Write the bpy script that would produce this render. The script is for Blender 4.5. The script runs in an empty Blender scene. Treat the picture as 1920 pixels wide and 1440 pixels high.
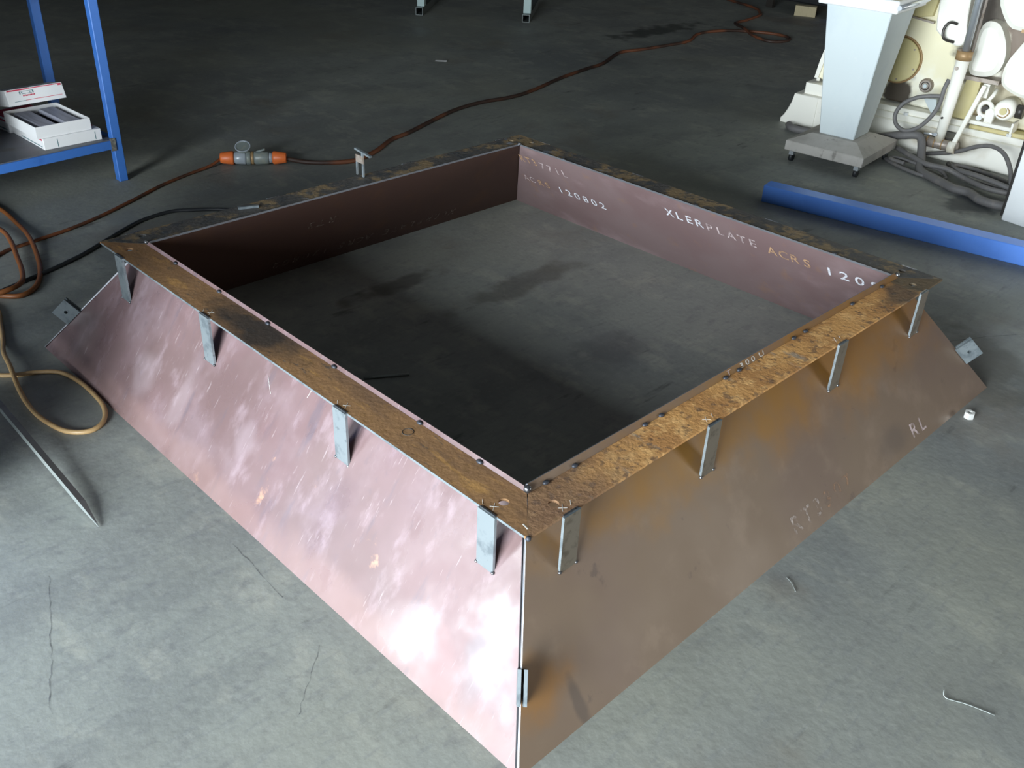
import bpy, bmesh, math, random
from mathutils import Vector, Matrix
random.seed(7)
C = bpy.context.scene
COL = C.collection
PI = math.pi

# ---------------------------------------------------------------- camera
cam_data = bpy.data.cameras.new('camera')
cam = bpy.data.objects.new('camera', cam_data)
COL.objects.link(cam)
R_ = Vector((0.7137262, -0.69932652, 0.03920871))
U_ = Vector((0.3403553, 0.39520014, 0.85321458))
F_ = Vector((0.61217087, 0.59561671, -0.52008419))
m3 = Matrix((R_, U_, -F_)).transposed()
cam.matrix_world = Matrix.Translation((-0.87693, -0.78692, 1.6)) @ m3.to_4x4()
cam_data.sensor_width = 36.0
cam_data.lens = 1797.74 / 1920 * 36.0
cam_data.clip_start = 0.05
C.camera = cam

# ---------------------------------------------------------------- light, exposure
w = bpy.data.worlds.new('sky'); C.world = w; w.use_nodes = True
w.node_tree.nodes['Background'].inputs[0].default_value = (0.75, 0.87, 1.0, 1)
w.node_tree.nodes['Background'].inputs[1].default_value = 0.4

def area(name, loc, rot, sx, sy, power, col):
    l = bpy.data.lights.new(name, 'AREA'); l.shape = 'RECTANGLE'
    l.size = sx; l.size_y = sy; l.energy = power; l.color = col
    o = bpy.data.objects.new(name, l); COL.objects.link(o)
    o.location = loc; o.rotation_euler = rot
    return o
# daylight in the two open roller doors of the shed
DOOR_A = area('daylight_main_door', (-4.48, -0.7, 1.3), (0, -PI/2, 0), 2.6, 3.4, 640, (0.86, 0.95, 1.0))
GLOSS_LIGHT = area('added_gloss_light', (-4.48, 2.9, 1.5), (0, -PI/2, 0), 1.4, 1.2, 90, (0.86, 0.95, 1.0))  # added light for the bright gloss at the hood's near corner
DOOR_B = area('daylight_side_door', (6.2, -6.48, 1.2), (PI/2, 0, 0), 3.4, 2.4, 112, (1.0, 0.94, 0.84))
C.view_settings.view_transform = 'Standard'
C.view_settings.look = 'None'
C.view_settings.exposure = 0.75
C.view_settings.gamma = 1.0
C.view_settings.use_curve_mapping = False

# ---------------------------------------------------------------- materials
def nd(nt, t, **kw):
    n = nt.nodes.new(t)
    for k, v in kw.items():
        setattr(n, k, v)
    return n

def mat(name, base, layers=(), rough=0.6, metal=0.0, bump=0.0, bscale=60, spec=0.5, rlayer=None, alpha=None, spots=()):
    """base colour, then layers (scale, stretch_xyz, lo, hi, colour, strength[, detail]) mixed over it by noise"""
    m = bpy.data.materials.new(name); m.use_nodes = True
    nt = m.node_tree; L = nt.links
    b = nt.nodes['Principled BSDF']
    tc = nd(nt, 'ShaderNodeTexCoord')
    rgb = nd(nt, 'ShaderNodeRGB'); rgb.outputs[0].default_value = (*base, 1)
    cur = rgb.outputs[0]
    for i, ly in enumerate(layers):
        sc, st, lo, hi, col, s = ly[:6]
        mp = nd(nt, 'ShaderNodeMapping'); mp.inputs['Scale'].default_value = st
        mp.inputs['Location'].default_value = (i*3.7, i*1.9, i*5.1)
        L.new(tc.outputs['Object'], mp.inputs[0])
        n = nd(nt, 'ShaderNodeTexNoise'); n.inputs['Scale'].default_value = sc
        n.inputs['Detail'].default_value = ly[6] if len(ly) > 6 else 5
        n.inputs['Roughness'].default_value = 0.62
        L.new(mp.outputs[0], n.inputs['Vector'])
        r = nd(nt, 'ShaderNodeMapRange'); r.inputs[1].default_value = lo; r.inputs[2].default_value = hi
        r.inputs[4].default_value = s; r.interpolation_type = 'SMOOTHSTEP'
        L.new(n.outputs['Fac'], r.inputs[0])
        mx = nd(nt, 'ShaderNodeMix', data_type='RGBA')
        L.new(r.outputs[0], mx.inputs['Factor']); L.new(cur, mx.inputs[6])
        mx.inputs[7].default_value = (*col, 1)
        cur = mx.outputs[2]
    # patches with a shape of their own: (centre, radii, colour, strength, softness)
    if spots:
        wn = nd(nt, 'ShaderNodeTexNoise'); wn.inputs['Scale'].default_value = 9; wn.inputs['Detail'].default_value = 4
        L.new(tc.outputs['Object'], wn.inputs['Vector'])
        for (c, rad, col, s, soft) in spots:
            sub = nd(nt, 'ShaderNodeVectorMath', operation='SUBTRACT'); L.new(tc.outputs['Object'], sub.inputs[0]); sub.inputs[1].default_value = c
            div = nd(nt, 'ShaderNodeVectorMath', operation='DIVIDE'); L.new(sub.outputs[0], div.inputs[0]); div.inputs[1].default_value = rad
            ln = nd(nt, 'ShaderNodeVectorMath', operation='LENGTH'); L.new(div.outputs[0], ln.inputs[0])
            ad = nd(nt, 'ShaderNodeMath', operation='MULTIPLY_ADD'); L.new(wn.outputs['Fac'], ad.inputs[0]); ad.inputs[1].default_value = 2.2
            L.new(ln.outputs['Value'], ad.inputs[2])
            r = nd(nt, 'ShaderNodeMapRange'); r.inputs[1].default_value = 2.1 + soft; r.inputs[2].default_value = 2.1 - soft
            r.inputs[3].default_value = 0; r.inputs[4].default_value = s; r.interpolation_type = 'SMOOTHSTEP'
            L.new(ad.outputs[0], r.inputs[0])
            mx = nd(nt, 'ShaderNodeMix', data_type='RGBA')
            L.new(r.outputs[0], mx.inputs['Factor']); L.new(cur, mx.inputs[6]); mx.inputs[7].default_value = (*col, 1)
            cur = mx.outputs[2]
    L.new(cur, b.inputs['Base Color'])
    b.inputs['Metallic'].default_value = metal
    b.inputs['Roughness'].default_value = rough
    b.inputs['Specular IOR Level'].default_value = spec
    if rlayer:
        sc, lo, hi = rlayer
        n = nd(nt, 'ShaderNodeTexNoise'); n.inputs['Scale'].default_value = sc; n.inputs['Detail'].default_value = 4
        L.new(tc.outputs['Object'], n.inputs['Vector'])
        r = nd(nt, 'ShaderNodeMapRange'); r.inputs[1].default_value = 0.35; r.inputs[2].default_value = 0.65
        r.inputs[3].default_value = lo; r.inputs[4].default_value = hi
        L.new(n.outputs['Fac'], r.inputs[0]); L.new(r.outputs[0], b.inputs['Roughness'])
    if bump:
        n = nd(nt, 'ShaderNodeTexNoise'); n.inputs['Scale'].default_value = bscale; n.inputs['Detail'].default_value = 6
        L.new(tc.outputs['Object'], n.inputs['Vector'])
        bp = nd(nt, 'ShaderNodeBump'); bp.inputs['Strength'].default_value = bump; bp.inputs['Distance'].default_value = 0.004
        L.new(n.outputs['Fac'], bp.inputs['Height']); L.new(bp.outputs[0], b.inputs['Normal'])
    if alpha:
        sc, lo, hi = alpha
        n = nd(nt, 'ShaderNodeTexNoise'); n.inputs['Scale'].default_value = sc; n.inputs['Detail'].default_value = 3
        L.new(tc.outputs['Object'], n.inputs['Vector'])
        r = nd(nt, 'ShaderNodeMapRange'); r.inputs[1].default_value = 0.3; r.inputs[2].default_value = 0.7
        r.inputs[3].default_value = lo; r.inputs[4].default_value = hi
        L.new(n.outputs['Fac'], r.inputs[0]); L.new(r.outputs[0], b.inputs['Alpha'])
    return m

ONE = (1, 1, 1)
M = {}
M['floor'] = mat('concrete', (0.285, 0.30, 0.275), [
    (0.8, ONE, 0.40, 0.66, (0.20, 0.213, 0.213), 0.8, 4),
    (2.6, (1, 1.6, 1), 0.46, 0.66, (0.19, 0.20, 0.195), 0.6, 6),
    (7.0, (1.5, 0.8, 1), 0.50, 0.70, (0.40, 0.40, 0.345), 0.5, 6),
    (16, (1, 1.8, 1), 0.53, 0.70, (0.17, 0.175, 0.18), 0.45, 6),
    (40, ONE, 0.52, 0.75, (0.34, 0.35, 0.33), 0.4, 4),
    (1.1, (1, 1, 1), 0.56, 0.70, (0.19, 0.16, 0.13), 0.5, 5),
    (5.0, (0.5, 2.4, 1), 0.62, 0.74, (0.06, 0.06, 0.065), 0.7, 6),
    (0.6, ONE, 0.48, 0.66, (0.31, 0.31, 0.245), 0.4, 3),
    (24, (0.6, 2.6, 1), 0.52, 0.68, (0.20, 0.21, 0.21), 0.4, 6),
    ], rough=0.62, bump=0.25, bscale=45, spec=0.35, rlayer=(2.5, 0.5, 0.75),
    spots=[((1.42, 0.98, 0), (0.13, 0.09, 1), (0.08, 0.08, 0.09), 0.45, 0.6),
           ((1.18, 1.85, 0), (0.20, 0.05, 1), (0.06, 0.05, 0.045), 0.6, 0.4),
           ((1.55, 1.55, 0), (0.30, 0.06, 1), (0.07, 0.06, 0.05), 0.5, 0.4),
           ((3.9, 0.78, 0), (0.16, 0.10, 1), (0.03, 0.035, 0.045), 0.8, 0.4),
           ((5.9, 4.3, 0), (0.5, 0.12, 1), (0.03, 0.035, 0.03), 0.7, 0.4),
           ((2.3, 0.15, 0), (0.25, 0.35, 1), (0.09, 0.085, 0.07), 0.6, 0.5)])
M['wall'] = mat('shed_cladding', (0.05, 0.053, 0.056), [(3, ONE, 0.4, 0.7, (0.04, 0.04, 0.04), 0.6)], rough=0.7)
M['roof'] = mat('roof_sheet', (0.05, 0.05, 0.05), rough=0.8)
# mill-primed plate
prim_layers = [
    (2.2, ONE, 0.42, 0.62, (0.20, 0.125, 0.125), 0.7, 4),
    (3.0, (1, 0.6, 1), 0.50, 0.70, (0.36, 0.26, 0.27), 0.7, 6),
    (10, (1, 2.5, 1), 0.55, 0.72, (0.42, 0.35, 0.37), 0.55, 6),
    (26, (1, 3, 1), 0.60, 0.72, (0.12, 0.10, 0.12), 0.5, 6),
    ]
M['plate_left'] = mat('primed_plate_pink', (0.185, 0.118, 0.120), [
    (2.0, ONE, 0.40, 0.64, (0.145, 0.095, 0.092), 0.8, 4),
    (3.2, (1, 1.2, 1), 0.48, 0.72, (0.24, 0.175, 0.19), 0.7, 5),
    (9, (1, 1.8, 0.8), 0.52, 0.74, (0.33, 0.25, 0.275), 0.5, 5),
    (5, (1, 3.2, 0.6), 0.58, 0.72, (0.115, 0.095, 0.115), 0.6, 5),
    (22, (1, 2, 1), 0.60, 0.72, (0.14, 0.10, 0.11), 0.45, 5),
    (7, ONE, 0.66, 0.73, (0.56, 0.32, 0.20), 0.6, 5),
    (30, (0.3, 5, 0.6), 0.66, 0.74, (0.60, 0.54, 0.56), 0.22, 2)],
    rough=0.33, bump=0.08, bscale=18, spec=0.6, rlayer=(7, 0.20, 0.58),
    spots=[((-1.09, 0.1, 0.02), (0.10, 1.3, 0.035), (0.25, 0.16, 0.145), 0.45, 0.6),
           ((-1.05, 1.02, 0.10), (0.22, 0.12, 0.14), (0.085, 0.06, 0.06), 0.65, 0.6),  # shadow over the hood's left corner, painted in dark
           ((-1.02, -0.92, 0.16), (0.09, 0.05, 0.12), (0.17, 0.14, 0.15), 0.75, 0.35),
           ((-1.06, -0.80, 0.06), (0.09, 0.10, 0.05), (0.24, 0.15, 0.15), 0.6, 0.4),
           ((-1.0, 0.55, 0.12), (0.07, 0.05, 0.06), (0.36, 0.29, 0.31), 0.28, 0.5),
           ((-1.0, 0.34, 0.12), (0.07, 0.035, 0.07), (0.36, 0.29, 0.31), 0.28, 0.5),
           ((-1.0, 0.02, 0.16), (0.07, 0.04, 0.05), (0.35, 0.28, 0.30), 0.28, 0.5)])
M['plate_right'] = mat('primed_plate_brown', (0.17, 0.118, 0.08), [
    (1.6, ONE, 0.42, 0.64, (0.15, 0.10, 0.075), 0.8, 4),
    (6, ONE, 0.50, 0.70, (0.26, 0.19, 0.14), 0.4, 6),
    (11, ONE, 0.64, 0.72, (0.07, 0.05, 0.045), 0.6, 6)],
    rough=0.44, bump=0.06, bscale=20, spec=0.4, rlayer=(4, 0.40, 0.5),
    spots=[((0.45, -0.94, 0.33), (0.62, 0.2, 0.10), (0.27, 0.12, 0.012), 0.9, 1.1),  # orange band along the top of the plate
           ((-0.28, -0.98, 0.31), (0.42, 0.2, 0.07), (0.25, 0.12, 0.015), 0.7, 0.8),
           ((-0.98, -1.03, 0.10), (0.08, 0.1, 0.05), (0.24, 0.11, 0.025), 0.8, 0.6),
           ((0.48, -1.08, 0.05), (0.06, 0.1, 0.03), (0.10, 0.075, 0.06), 0.6, 0.8),
           ((-0.90, -1.08, 0.03), (0.018, 0.1, 0.05), (0.08, 0.06, 0.05), 0.7, 0.3)])
M['plate_in'] = mat('primed_plate_purple', (0.225, 0.155, 0.155), prim_layers[:2] + [
    (9, ONE, 0.58, 0.72, (0.30, 0.17, 0.11), 0.5, 6)], rough=0.42, bump=0.06, bscale=20, spec=0.5)
M['plate_shaded'] = mat('primed_plate_painted_shade', (0.075, 0.04, 0.032), [(7, ONE, 0.5, 0.7, (0.10, 0.05, 0.03), 0.6)], rough=0.55, spec=0.3)  # same primer darkened, painting in the shade on the inner back wall
M['edge'] = mat('sheared_edge', (0.30, 0.31, 0.34), [(30, ONE, 0.45, 0.65, (0.25, 0.22, 0.22), 0.6)], rough=0.4, metal=0.5)
M['rust_tan'] = mat('rust_orange', (0.64, 0.34, 0.12), [
    (5, ONE, 0.42, 0.62, (0.40, 0.19, 0.07), 0.7, 6),
    (26, ONE, 0.50, 0.62, (0.80, 0.47, 0.19), 0.7, 6),
    (44, ONE, 0.54, 0.66, (0.13, 0.085, 0.06), 0.7, 5),
    (9, (2, 0.6, 1), 0.58, 0.70, (0.30, 0.28, 0.24), 0.7, 6)],
    rough=0.75, bump=0.5, bscale=90, spec=0.3,
    spots=[((-0.78, -0.88, 0.38), (0.20, 0.16, 0.2), (0.15, 0.095, 0.07), 0.75, 0.6),
           ((0.70, -0.90, 0.38), (0.09, 0.05, 0.2), (0.05, 0.05, 0.05), 0.75, 0.4),
           ((0.86, -0.88, 0.38), (0.08, 0.2, 0.2), (0.10, 0.085, 0.06), 0.9, 0.2)])
M['rust_olive'] = mat('rust_brown', (0.30, 0.165, 0.075), [
    (4, (2.2, 0.6, 1), 0.45, 0.65, (0.18, 0.105, 0.06), 0.8, 6),
    (8, (4, 0.8, 1), 0.56, 0.68, (0.46, 0.25, 0.085), 0.8, 6),
    (40, ONE, 0.55, 0.68, (0.24, 0.13, 0.05), 0.6, 5),
    (18, (3, 0.8, 1), 0.60, 0.70, (0.08, 0.075, 0.07), 0.7, 6)],
    rough=0.7, bump=0.35, bscale=80, spec=0.35,
    spots=[((-0.86, 0.13, 0.38), (0.06, 0.20, 0.2), (0.035, 0.032, 0.03), 0.9, 0.5)])
M['rust_flake'] = mat('rust_flaked', (0.085, 0.08, 0.075), [
    (9, (1, 1, 1), 0.46, 0.56, (0.27, 0.19, 0.10), 0.85, 6),
    (26, ONE, 0.52, 0.62, (0.05, 0.055, 0.06), 0.8, 5),
    (7, (1, 1, 1), 0.62, 0.68, (0.22, 0.26, 0.32), 0.7, 5)],
    rough=0.62, bump=0.6, bscale=70, spec=0.4)
M['bright'] = mat('bright_flat_bar', (0.27, 0.31, 0.33), [
    (22, ONE, 0.48, 0.66, (0.15, 0.18, 0.20), 0.8, 4),
    (50, ONE, 0.60, 0.68, (0.12, 0.14, 0.16), 0.6, 4)], rough=0.42, metal=0.5)
M['bar_reflect'] = mat('flat_bar_painted_reflection', (0.23, 0.20, 0.16), [
    (30, ONE, 0.50, 0.68, (0.10, 0.08, 0.06), 0.7, 4)], rough=0.45, metal=0.5)  # brown reflection painted on the wide faces of the near struts
M['weld'] = mat('weld_metal', (0.30, 0.31, 0.33), [(60, ONE, 0.5, 0.6, (0.05, 0.05, 0.06), 0.7)], rough=0.3, metal=0.9)
M['weldspot'] = mat('burnt_weld', (0.06, 0.065, 0.08), rough=0.5, metal=0.5)
M['chalk'] = mat('chalk', (0.75, 0.74, 0.70), rough=0.9, alpha=(120, 0.3, 1.0))
M['ink_white'] = mat('stencil_white', (0.80, 0.80, 0.86), rough=0.8, alpha=(70, 0.5, 1.3))
M['ink_faint'] = mat('stencil_faint', (0.62, 0.50, 0.50), rough=0.8, alpha=(60, 0.1, 1.2))
M['ink_rust'] = mat('stencil_rusty', (0.56, 0.34, 0.20), rough=0.8, alpha=(60, 0.3, 1.2))
M['ink_worn'] = mat('stencil_worn', (0.50, 0.42, 0.38), rough=0.8, alpha=(90, -0.4, 1.0))
M['ink_wornrust'] = mat('stencil_worn_rusty', (0.40, 0.24, 0.15), rough=0.8, alpha=(90, -0.4, 0.9))
M['ink_brown'] = mat('stencil_brown', (0.20, 0.15, 0.12), rough=0.8, alpha=(60, -0.3, 1.0))
M['crack'] = mat('slab_crack', (0.11, 0.115, 0.12), rough=0.9, alpha=(30, 0.1, 0.9))
M['scribe'] = mat('scribed_line', (0.05, 0.045, 0.04), rough=0.7)
M['blue'] = mat('blue_paint', (0.11, 0.29, 0.86), [(8, ONE, 0.55, 0.7, (0.09, 0.25, 0.78), 0.5)], rough=0.38, spec=0.5)
M['blue_table'] = mat('blue_table_paint', (0.045, 0.16, 0.50), [(8, ONE, 0.55, 0.7, (0.02, 0.08, 0.30), 0.5)], rough=0.42)
M['burn'] = mat('burnt_weld_patch', (0.10, 0.10, 0.09), [(60, ONE, 0.45, 0.6, (0.24, 0.23, 0.20), 0.7)], rough=0.7)
M['shelf'] = mat('shelf_steel', (0.14, 0.15, 0.17), [(10, ONE, 0.5, 0.7, (0.10, 0.09, 0.08), 0.6)], rough=0.5, metal=0.3)
M['card'] = mat('white_card', (0.80, 0.80, 0.80), [(12, ONE, 0.6, 0.75, (0.60, 0.60, 0.58), 0.4)], rough=0.6)
M['card_in'] = mat('card_inside', (0.30, 0.29, 0.24), rough=0.8)
M['red'] = mat('red_print', (0.62, 0.05, 0.10), rough=0.6)
M['teal'] = mat('dark_print', (0.12, 0.22, 0.24), rough=0.6)
M['rodpack'] = mat('plastic_wrapped_rods', (0.52, 0.53, 0.62), [(8, (6, 0.5, 1), 0.45, 0.65, (0.34, 0.35, 0.42), 0.7)], rough=0.35)
M['black'] = mat('black_rubber', (0.022, 0.024, 0.027), rough=0.5)
M['hose'] = mat('grey_rubber_hose', (0.15, 0.145, 0.145), [(20, ONE, 0.5, 0.7, (0.23, 0.21, 0.19), 0.6)], rough=0.6)
M['cable_o'] = mat('orange_brown_cable', (0.20, 0.06, 0.02), [(5, ONE, 0.42, 0.58, (0.07, 0.03, 0.018), 0.9, 3), (9, ONE, 0.60, 0.68, (0.36, 0.12, 0.04), 0.7)], rough=0.55)
M['cable_far'] = mat('orange_cable_far', (0.17, 0.06, 0.028), [(2.2, ONE, 0.44, 0.56, (0.035, 0.022, 0.018), 0.9, 2)], rough=0.55)
M['cable_l'] = mat('orange_hose', (0.22, 0.075, 0.02), rough=0.45)
M['cable_t'] = mat('tan_hose', (0.46, 0.30, 0.14), [(14, ONE, 0.5, 0.7, (0.34, 0.20, 0.09), 0.6)], rough=0.4)
M['plug_o'] = mat('orange_plastic', (0.75, 0.17, 0.04), [(30, ONE, 0.55, 0.7, (0.45, 0.10, 0.04), 0.6)], rough=0.4)
M['plug_g'] = mat('grey_plastic', (0.20, 0.23, 0.22), [(30, ONE, 0.5, 0.7, (0.30, 0.30, 0.24), 0.6)], rough=0.35)
M['plug_clear'] = mat('pale_plastic', (0.34, 0.38, 0.42), rough=0.25)
CREAM = (0.84, 0.78, 0.55)
crl = [(3, ONE, 0.45, 0.70, (0.92, 0.91, 0.82), 0.8, 4), (9, ONE, 0.64, 0.78, (0.40, 0.32, 0.17), 0.5, 6)]
GR = (0.04, 0.026, 0.015)
M['cream_body'] = mat('cream_machine_paint_stained', CREAM, crl, rough=0.5, bump=0.05,
    spots=[((0.635, 0.1, 0.268), (0.085, 0.5, 0.085), (0.045, 0.03, 0.018), 0.98, 0.25),
           ((0.94, 0.1, 0.70), (0.085, 0.5, 0.24), GR, 0.95, 0.3),
           ((1.06, 0.1, 0.79), (0.14, 0.5, 0.10), GR, 0.95, 0.35),
           ((1.03, 0.1, 0.43), (0.13, 0.5, 0.03), GR, 0.85, 0.4),
           ((1.155, 0.1, 0.62), (0.055, 0.5, 0.20), (0.16, 0.11, 0.08), 0.95, 0.3),
           ((1.05, 0.1, 0.24), (0.10, 0.5, 0.09), (0.28, 0.19, 0.08), 0.75, 0.6),
           ((1.22, 0.1, 0.36), (0.16, 0.5, 0.07), (0.32, 0.26, 0.16), 0.7, 0.5)])
M['cream'] = mat('cream_machine_paint', (0.90, 0.88, 0.80), crl, rough=0.45,
    spots=[((0.98, 0, 0.10), (0.15, 0.5, 0.05), (0.35, 0.25, 0.10), 0.6, 0.6)])
M['cream_y'] = mat('cream_paint_yellowed', (0.62, 0.54, 0.27), [(5, ONE, 0.5, 0.75, (0.70, 0.62, 0.40), 0.6)], rough=0.5)
M['chrome'] = mat('chrome', (0.62, 0.66, 0.70), rough=0.3, metal=0.75)
M['collar'] = mat('oily_brown_collar', (0.36, 0.23, 0.11), rough=0.45, metal=0.2)
M['dark_oil'] = mat('oily_dark_metal', (0.05, 0.045, 0.04), rough=0.4, metal=0.3)
M['pin'] = mat('worn_steel_pin', (0.36, 0.31, 0.27), [(30, ONE, 0.5, 0.65, (0.22, 0.17, 0.13), 0.7)], rough=0.45, metal=0.4)
M['ped'] = mat('pale_blue_grey_paint', (0.56, 0.62, 0.63), [(5, (1, 1, 0.5), 0.45, 0.7, (0.48, 0.54, 0.58), 0.6), (22, ONE, 0.6, 0.75, (0.62, 0.66, 0.66), 0.4)], rough=0.55)
M['ped_base'] = mat('dusty_grey_base', (0.42, 0.40, 0.37), [(9, ONE, 0.45, 0.7, (0.32, 0.30, 0.27), 0.7), (25, (1, 1, 0.3), 0.6, 0.7, (0.11, 0.10, 0.09), 0.6)], rough=0.8)
M['white'] = mat('white_enamel', (0.80, 0.82, 0.82), rough=0.4)
M['wood'] = mat('pale_timber', (0.48, 0.42, 0.27), [(12, (1, 8, 1), 0.5, 0.7, (0.36, 0.30, 0.18), 0.6)], rough=0.8)
M['trestle'] = mat('pale_green_trestle', (0.42, 0.55, 0.55), rough=0.5)
M['trestle_d'] = mat('bare_box_tube', (0.15, 0.17, 0.17), rough=0.5, metal=0.4)
M['nut'] = mat('zinc_nut', (0.72, 0.72, 0.70), rough=0.4, metal=0.3)
M['rod'] = mat('dull_steel_bar', (0.30, 0.33, 0.32), [(18, ONE, 0.5, 0.7, (0.20, 0.21, 0.20), 0.6)], rough=0.45, metal=0.4)
M['bluebox'] = mat('blue_plastic', (0.02, 0.07, 0.60), rough=0.5)

# ---------------------------------------------------------------- mesh helpers
OFF = {}
def children_off(o):
    return OFF.get(o.name, Vector((0, 0, 0))) if o else Vector((0, 0, 0))

class MB:
    def __init__(s): s.v = []; s.f = []; s.sm = []
    def add(s, vs, fs, smooth=False):
        k = len(s.v); s.v += [Vector(p) for p in vs]
        for f in fs: s.f.append([k + i for i in f]); s.sm.append(smooth)
        return s
    def hexa(s, b, t):      # b: 4 bottom pts (ccw from above), t: 4 top pts
        return s.add(list(b) + list(t), [(3, 2, 1, 0), (4, 5, 6, 7), (0, 1, 5, 4), (1, 2, 6, 5), (2, 3, 7, 6), (3, 0, 4, 7)])
    def box(s, x0, x1, y0, y1, z0, z1):
        return s.hexa([(x0, y0, z0), (x1, y0, z0), (x1, y1, z0), (x0, y1, z0)], [(x0, y0, z1), (x1, y0, z1), (x1, y1, z1), (x0, y1, z1)])
    def bar(s, a, b, w, h, up=(0, 0, 1)):   # rectangular bar from a to b, w sideways, h along up
        a = Vector(a); b = Vector(b); d = (b - a).normalized(); up = Vector(up)
        sd = d.cross(up).normalized(); u2 = sd.cross(d).normalized()
        def ring(p): return [p - sd*w/2 - u2*h/2, p + sd*w/2 - u2*h/2, p + sd*w/2 + u2*h/2, p - sd*w/2 + u2*h/2]
        r0 = ring(a); r1 = ring(b)
        return s.add(r0 + r1, [(0, 1, 2, 3), (7, 6, 5, 4), (0, 4, 5, 1), (1, 5, 6, 2), (2, 6, 7, 3), (3, 7, 4, 0)])
    def tube(s, pts, r, n=10, smooth=True, caps=True, closed=False):
        pts = [Vector(p) for p in pts]; N = len(pts); k = len(s.v); prev = None
        rr = r if isinstance(r, (list, tuple)) else [r]*N
        for i, p in enumerate(pts):
            d = (pts[min(i+1, N-1)] - pts[max(i-1, 0)])
            if closed: d = pts[(i+1) % N] - pts[(i-1) % N]
            if d.length < 1e-9: d = Vector((0, 0, 1))
            d.normalize()
            if prev is None:
                a = Vector((0, 0, 1)) if abs(d.z) < 0.9 else Vector((1, 0, 0))
                prev = d.cross(a).normalized()
            x = (prev - d*prev.dot(d)).normalized(); prev = x; y = d.cross(x)
            for j in range(n):
                t = 2*PI*j/n; s.v.append(p + (x*math.cos(t) + y*math.sin(t))*rr[i])
        for i in range(N if closed else N-1):
            i2 = (i+1) % N
            for j in range(n):
                j2 = (j+1) % n
                s.f.append([k+i*n+j, k+i*n+j2, k+i2*n+j2, k+i2*n+j]); s.sm.append(smooth)
        if caps and not closed:
            s.f.append([k+j for j in reversed(range(n))]); s.sm.append(False)
            s.f.append([k+(N-1)*n+j for j in range(n)]); s.sm.append(False)
        return s
    def prism(s, poly, y0, y1, bev=0.0):     # poly: (x,z) outline, extruded along y (y0 = front)
        n = len(poly)
        if bev:
            cx = sum(p[0] for p in poly)/n; cz = sum(p[1] for p in poly)/n
            ins = []
            for x, z in poly:
                d = Vector((cx-x, cz-z)); l = d.length; d = d/l*min(bev*1.3, l*0.4); ins.append((x+d.x, z+d.y))
            rings = [(ins, y0), (poly, y0+bev), (poly, y1)]
        else:
            rings = [(poly, y0), (poly, y1)]
        vs = [];
        for pl, y in rings: vs += [(x, y, z) for x, z in pl]
        fs = [tuple(range(n)), tuple(reversed([(len(rings)-1)*n + i for i in range(n)]))]
        for r in range(len(rings)-1):
            for i in range(n):
                j = (i+1) % n; fs.append((r*n+i, (r+1)*n+i, (r+1)*n+j, r*n+j))
        return s.add(vs, fs)
    def sphere(s, c, r, nu=10, nv=6, sq=(1, 1, 1)):
        c = Vector(c); vs = [c + Vector((0, 0, r*sq[2]))]; fs = []
        for i in range(1, nv):
            a = PI*i/nv
            for j in range(nu):
                b = 2*PI*j/nu; vs.append(c + Vector((r*sq[0]*math.sin(a)*math.cos(b), r*sq[1]*math.sin(a)*math.sin(b), r*sq[2]*math.cos(a))))
        vs.append(c - Vector((0, 0, r*sq[2]))); last = len(vs)-1
        for j in range(nu): fs.append((0, 1+j, 1+(j+1) % nu))
        for i in range(nv-2):
            for j in range(nu):
                a = 1+i*nu+j; b = 1+i*nu+(j+1) % nu; fs.append((a, a+nu, b+nu, b))
        for j in range(nu): fs.append((last, 1+(nv-2)*nu+(j+1) % nu, 1+(nv-2)*nu+j))
        return s.add(vs, fs, True)
    def build(s, name, m, parent=None, bevel=0.0, extra=None):
        off = children_off(parent)
        me = bpy.data.meshes.new(name)
        me.from_pydata([tuple(v - off) for v in s.v], [], s.f)
        for p, sm in zip(me.polygons, s.sm): p.use_smooth = sm
        bm = bmesh.new(); bm.from_mesh(me); bmesh.ops.recalc_face_normals(bm, faces=bm.faces)
        if bevel:
            es = [e for e in bm.edges if len(e.link_faces) == 2 and e.calc_face_angle(0) > 0.6]
            bmesh.ops.bevel(bm, geom=es, offset=bevel, segments=1, affect='EDGES')
        bm.to_mesh(me); bm.free()
        me.materials.append(m)
        if extra: extra(me)
        o = bpy.data.objects.new(name, me); COL.objects.link(o)
        if parent: o.parent = parent; OFF[o.name] = off
        return o

def tag(o, label=None, cat=None, group=None, kind=None):
    if label: o['label'] = label
    if cat: o['category'] = cat
    if group: o['group'] = group
    if kind: o['kind'] = kind
    return o
def thing(name, loc, label, cat, group=None, rotz=0.0, local=False):
    o = bpy.data.objects.new(name, None); COL.objects.link(o)
    o.empty_display_size = 0.1
    o.location = loc; o.rotation_euler = (0, 0, rotz)
    OFF[o.name] = Vector((0, 0, 0)) if local else Vector(loc)
    return tag(o, label, cat, group)
def inst(src, name, loc, parent, rot=(0, 0, 0)):
    o = bpy.data.objects.new(name, src.data); COL.objects.link(o)
    o.parent = parent; o.location = Vector(loc) - children_off(parent); o.rotation_euler = rot
    OFF[o.name] = children_off(parent)
    return o
def smooth_path(pts, sub=6):
    P = [Vector(p) for p in pts]; out = []
    for i in range(len(P)-1):
        p0 = P[max(i-1, 0)]; p1 = P[i]; p2 = P[i+1]; p3 = P[min(i+2, len(P)-1)]
        for k in range(sub):
            t = k/sub
            out.append(0.5*((2*p1) + (p2-p0)*t + (2*p0-5*p1+4*p2-p3)*t*t + (3*p1-p0-3*p2+p3)*t**3))
    out.append(P[-1]); return out
def ngon(cx, cz, rx, rz, n=24, a0=0, a1=2*PI):
    return [(cx+rx*math.cos(a0+(a1-a0)*i/n), cz+rz*math.sin(a0+(a1-a0)*i/n)) for i in range(n)]
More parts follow.
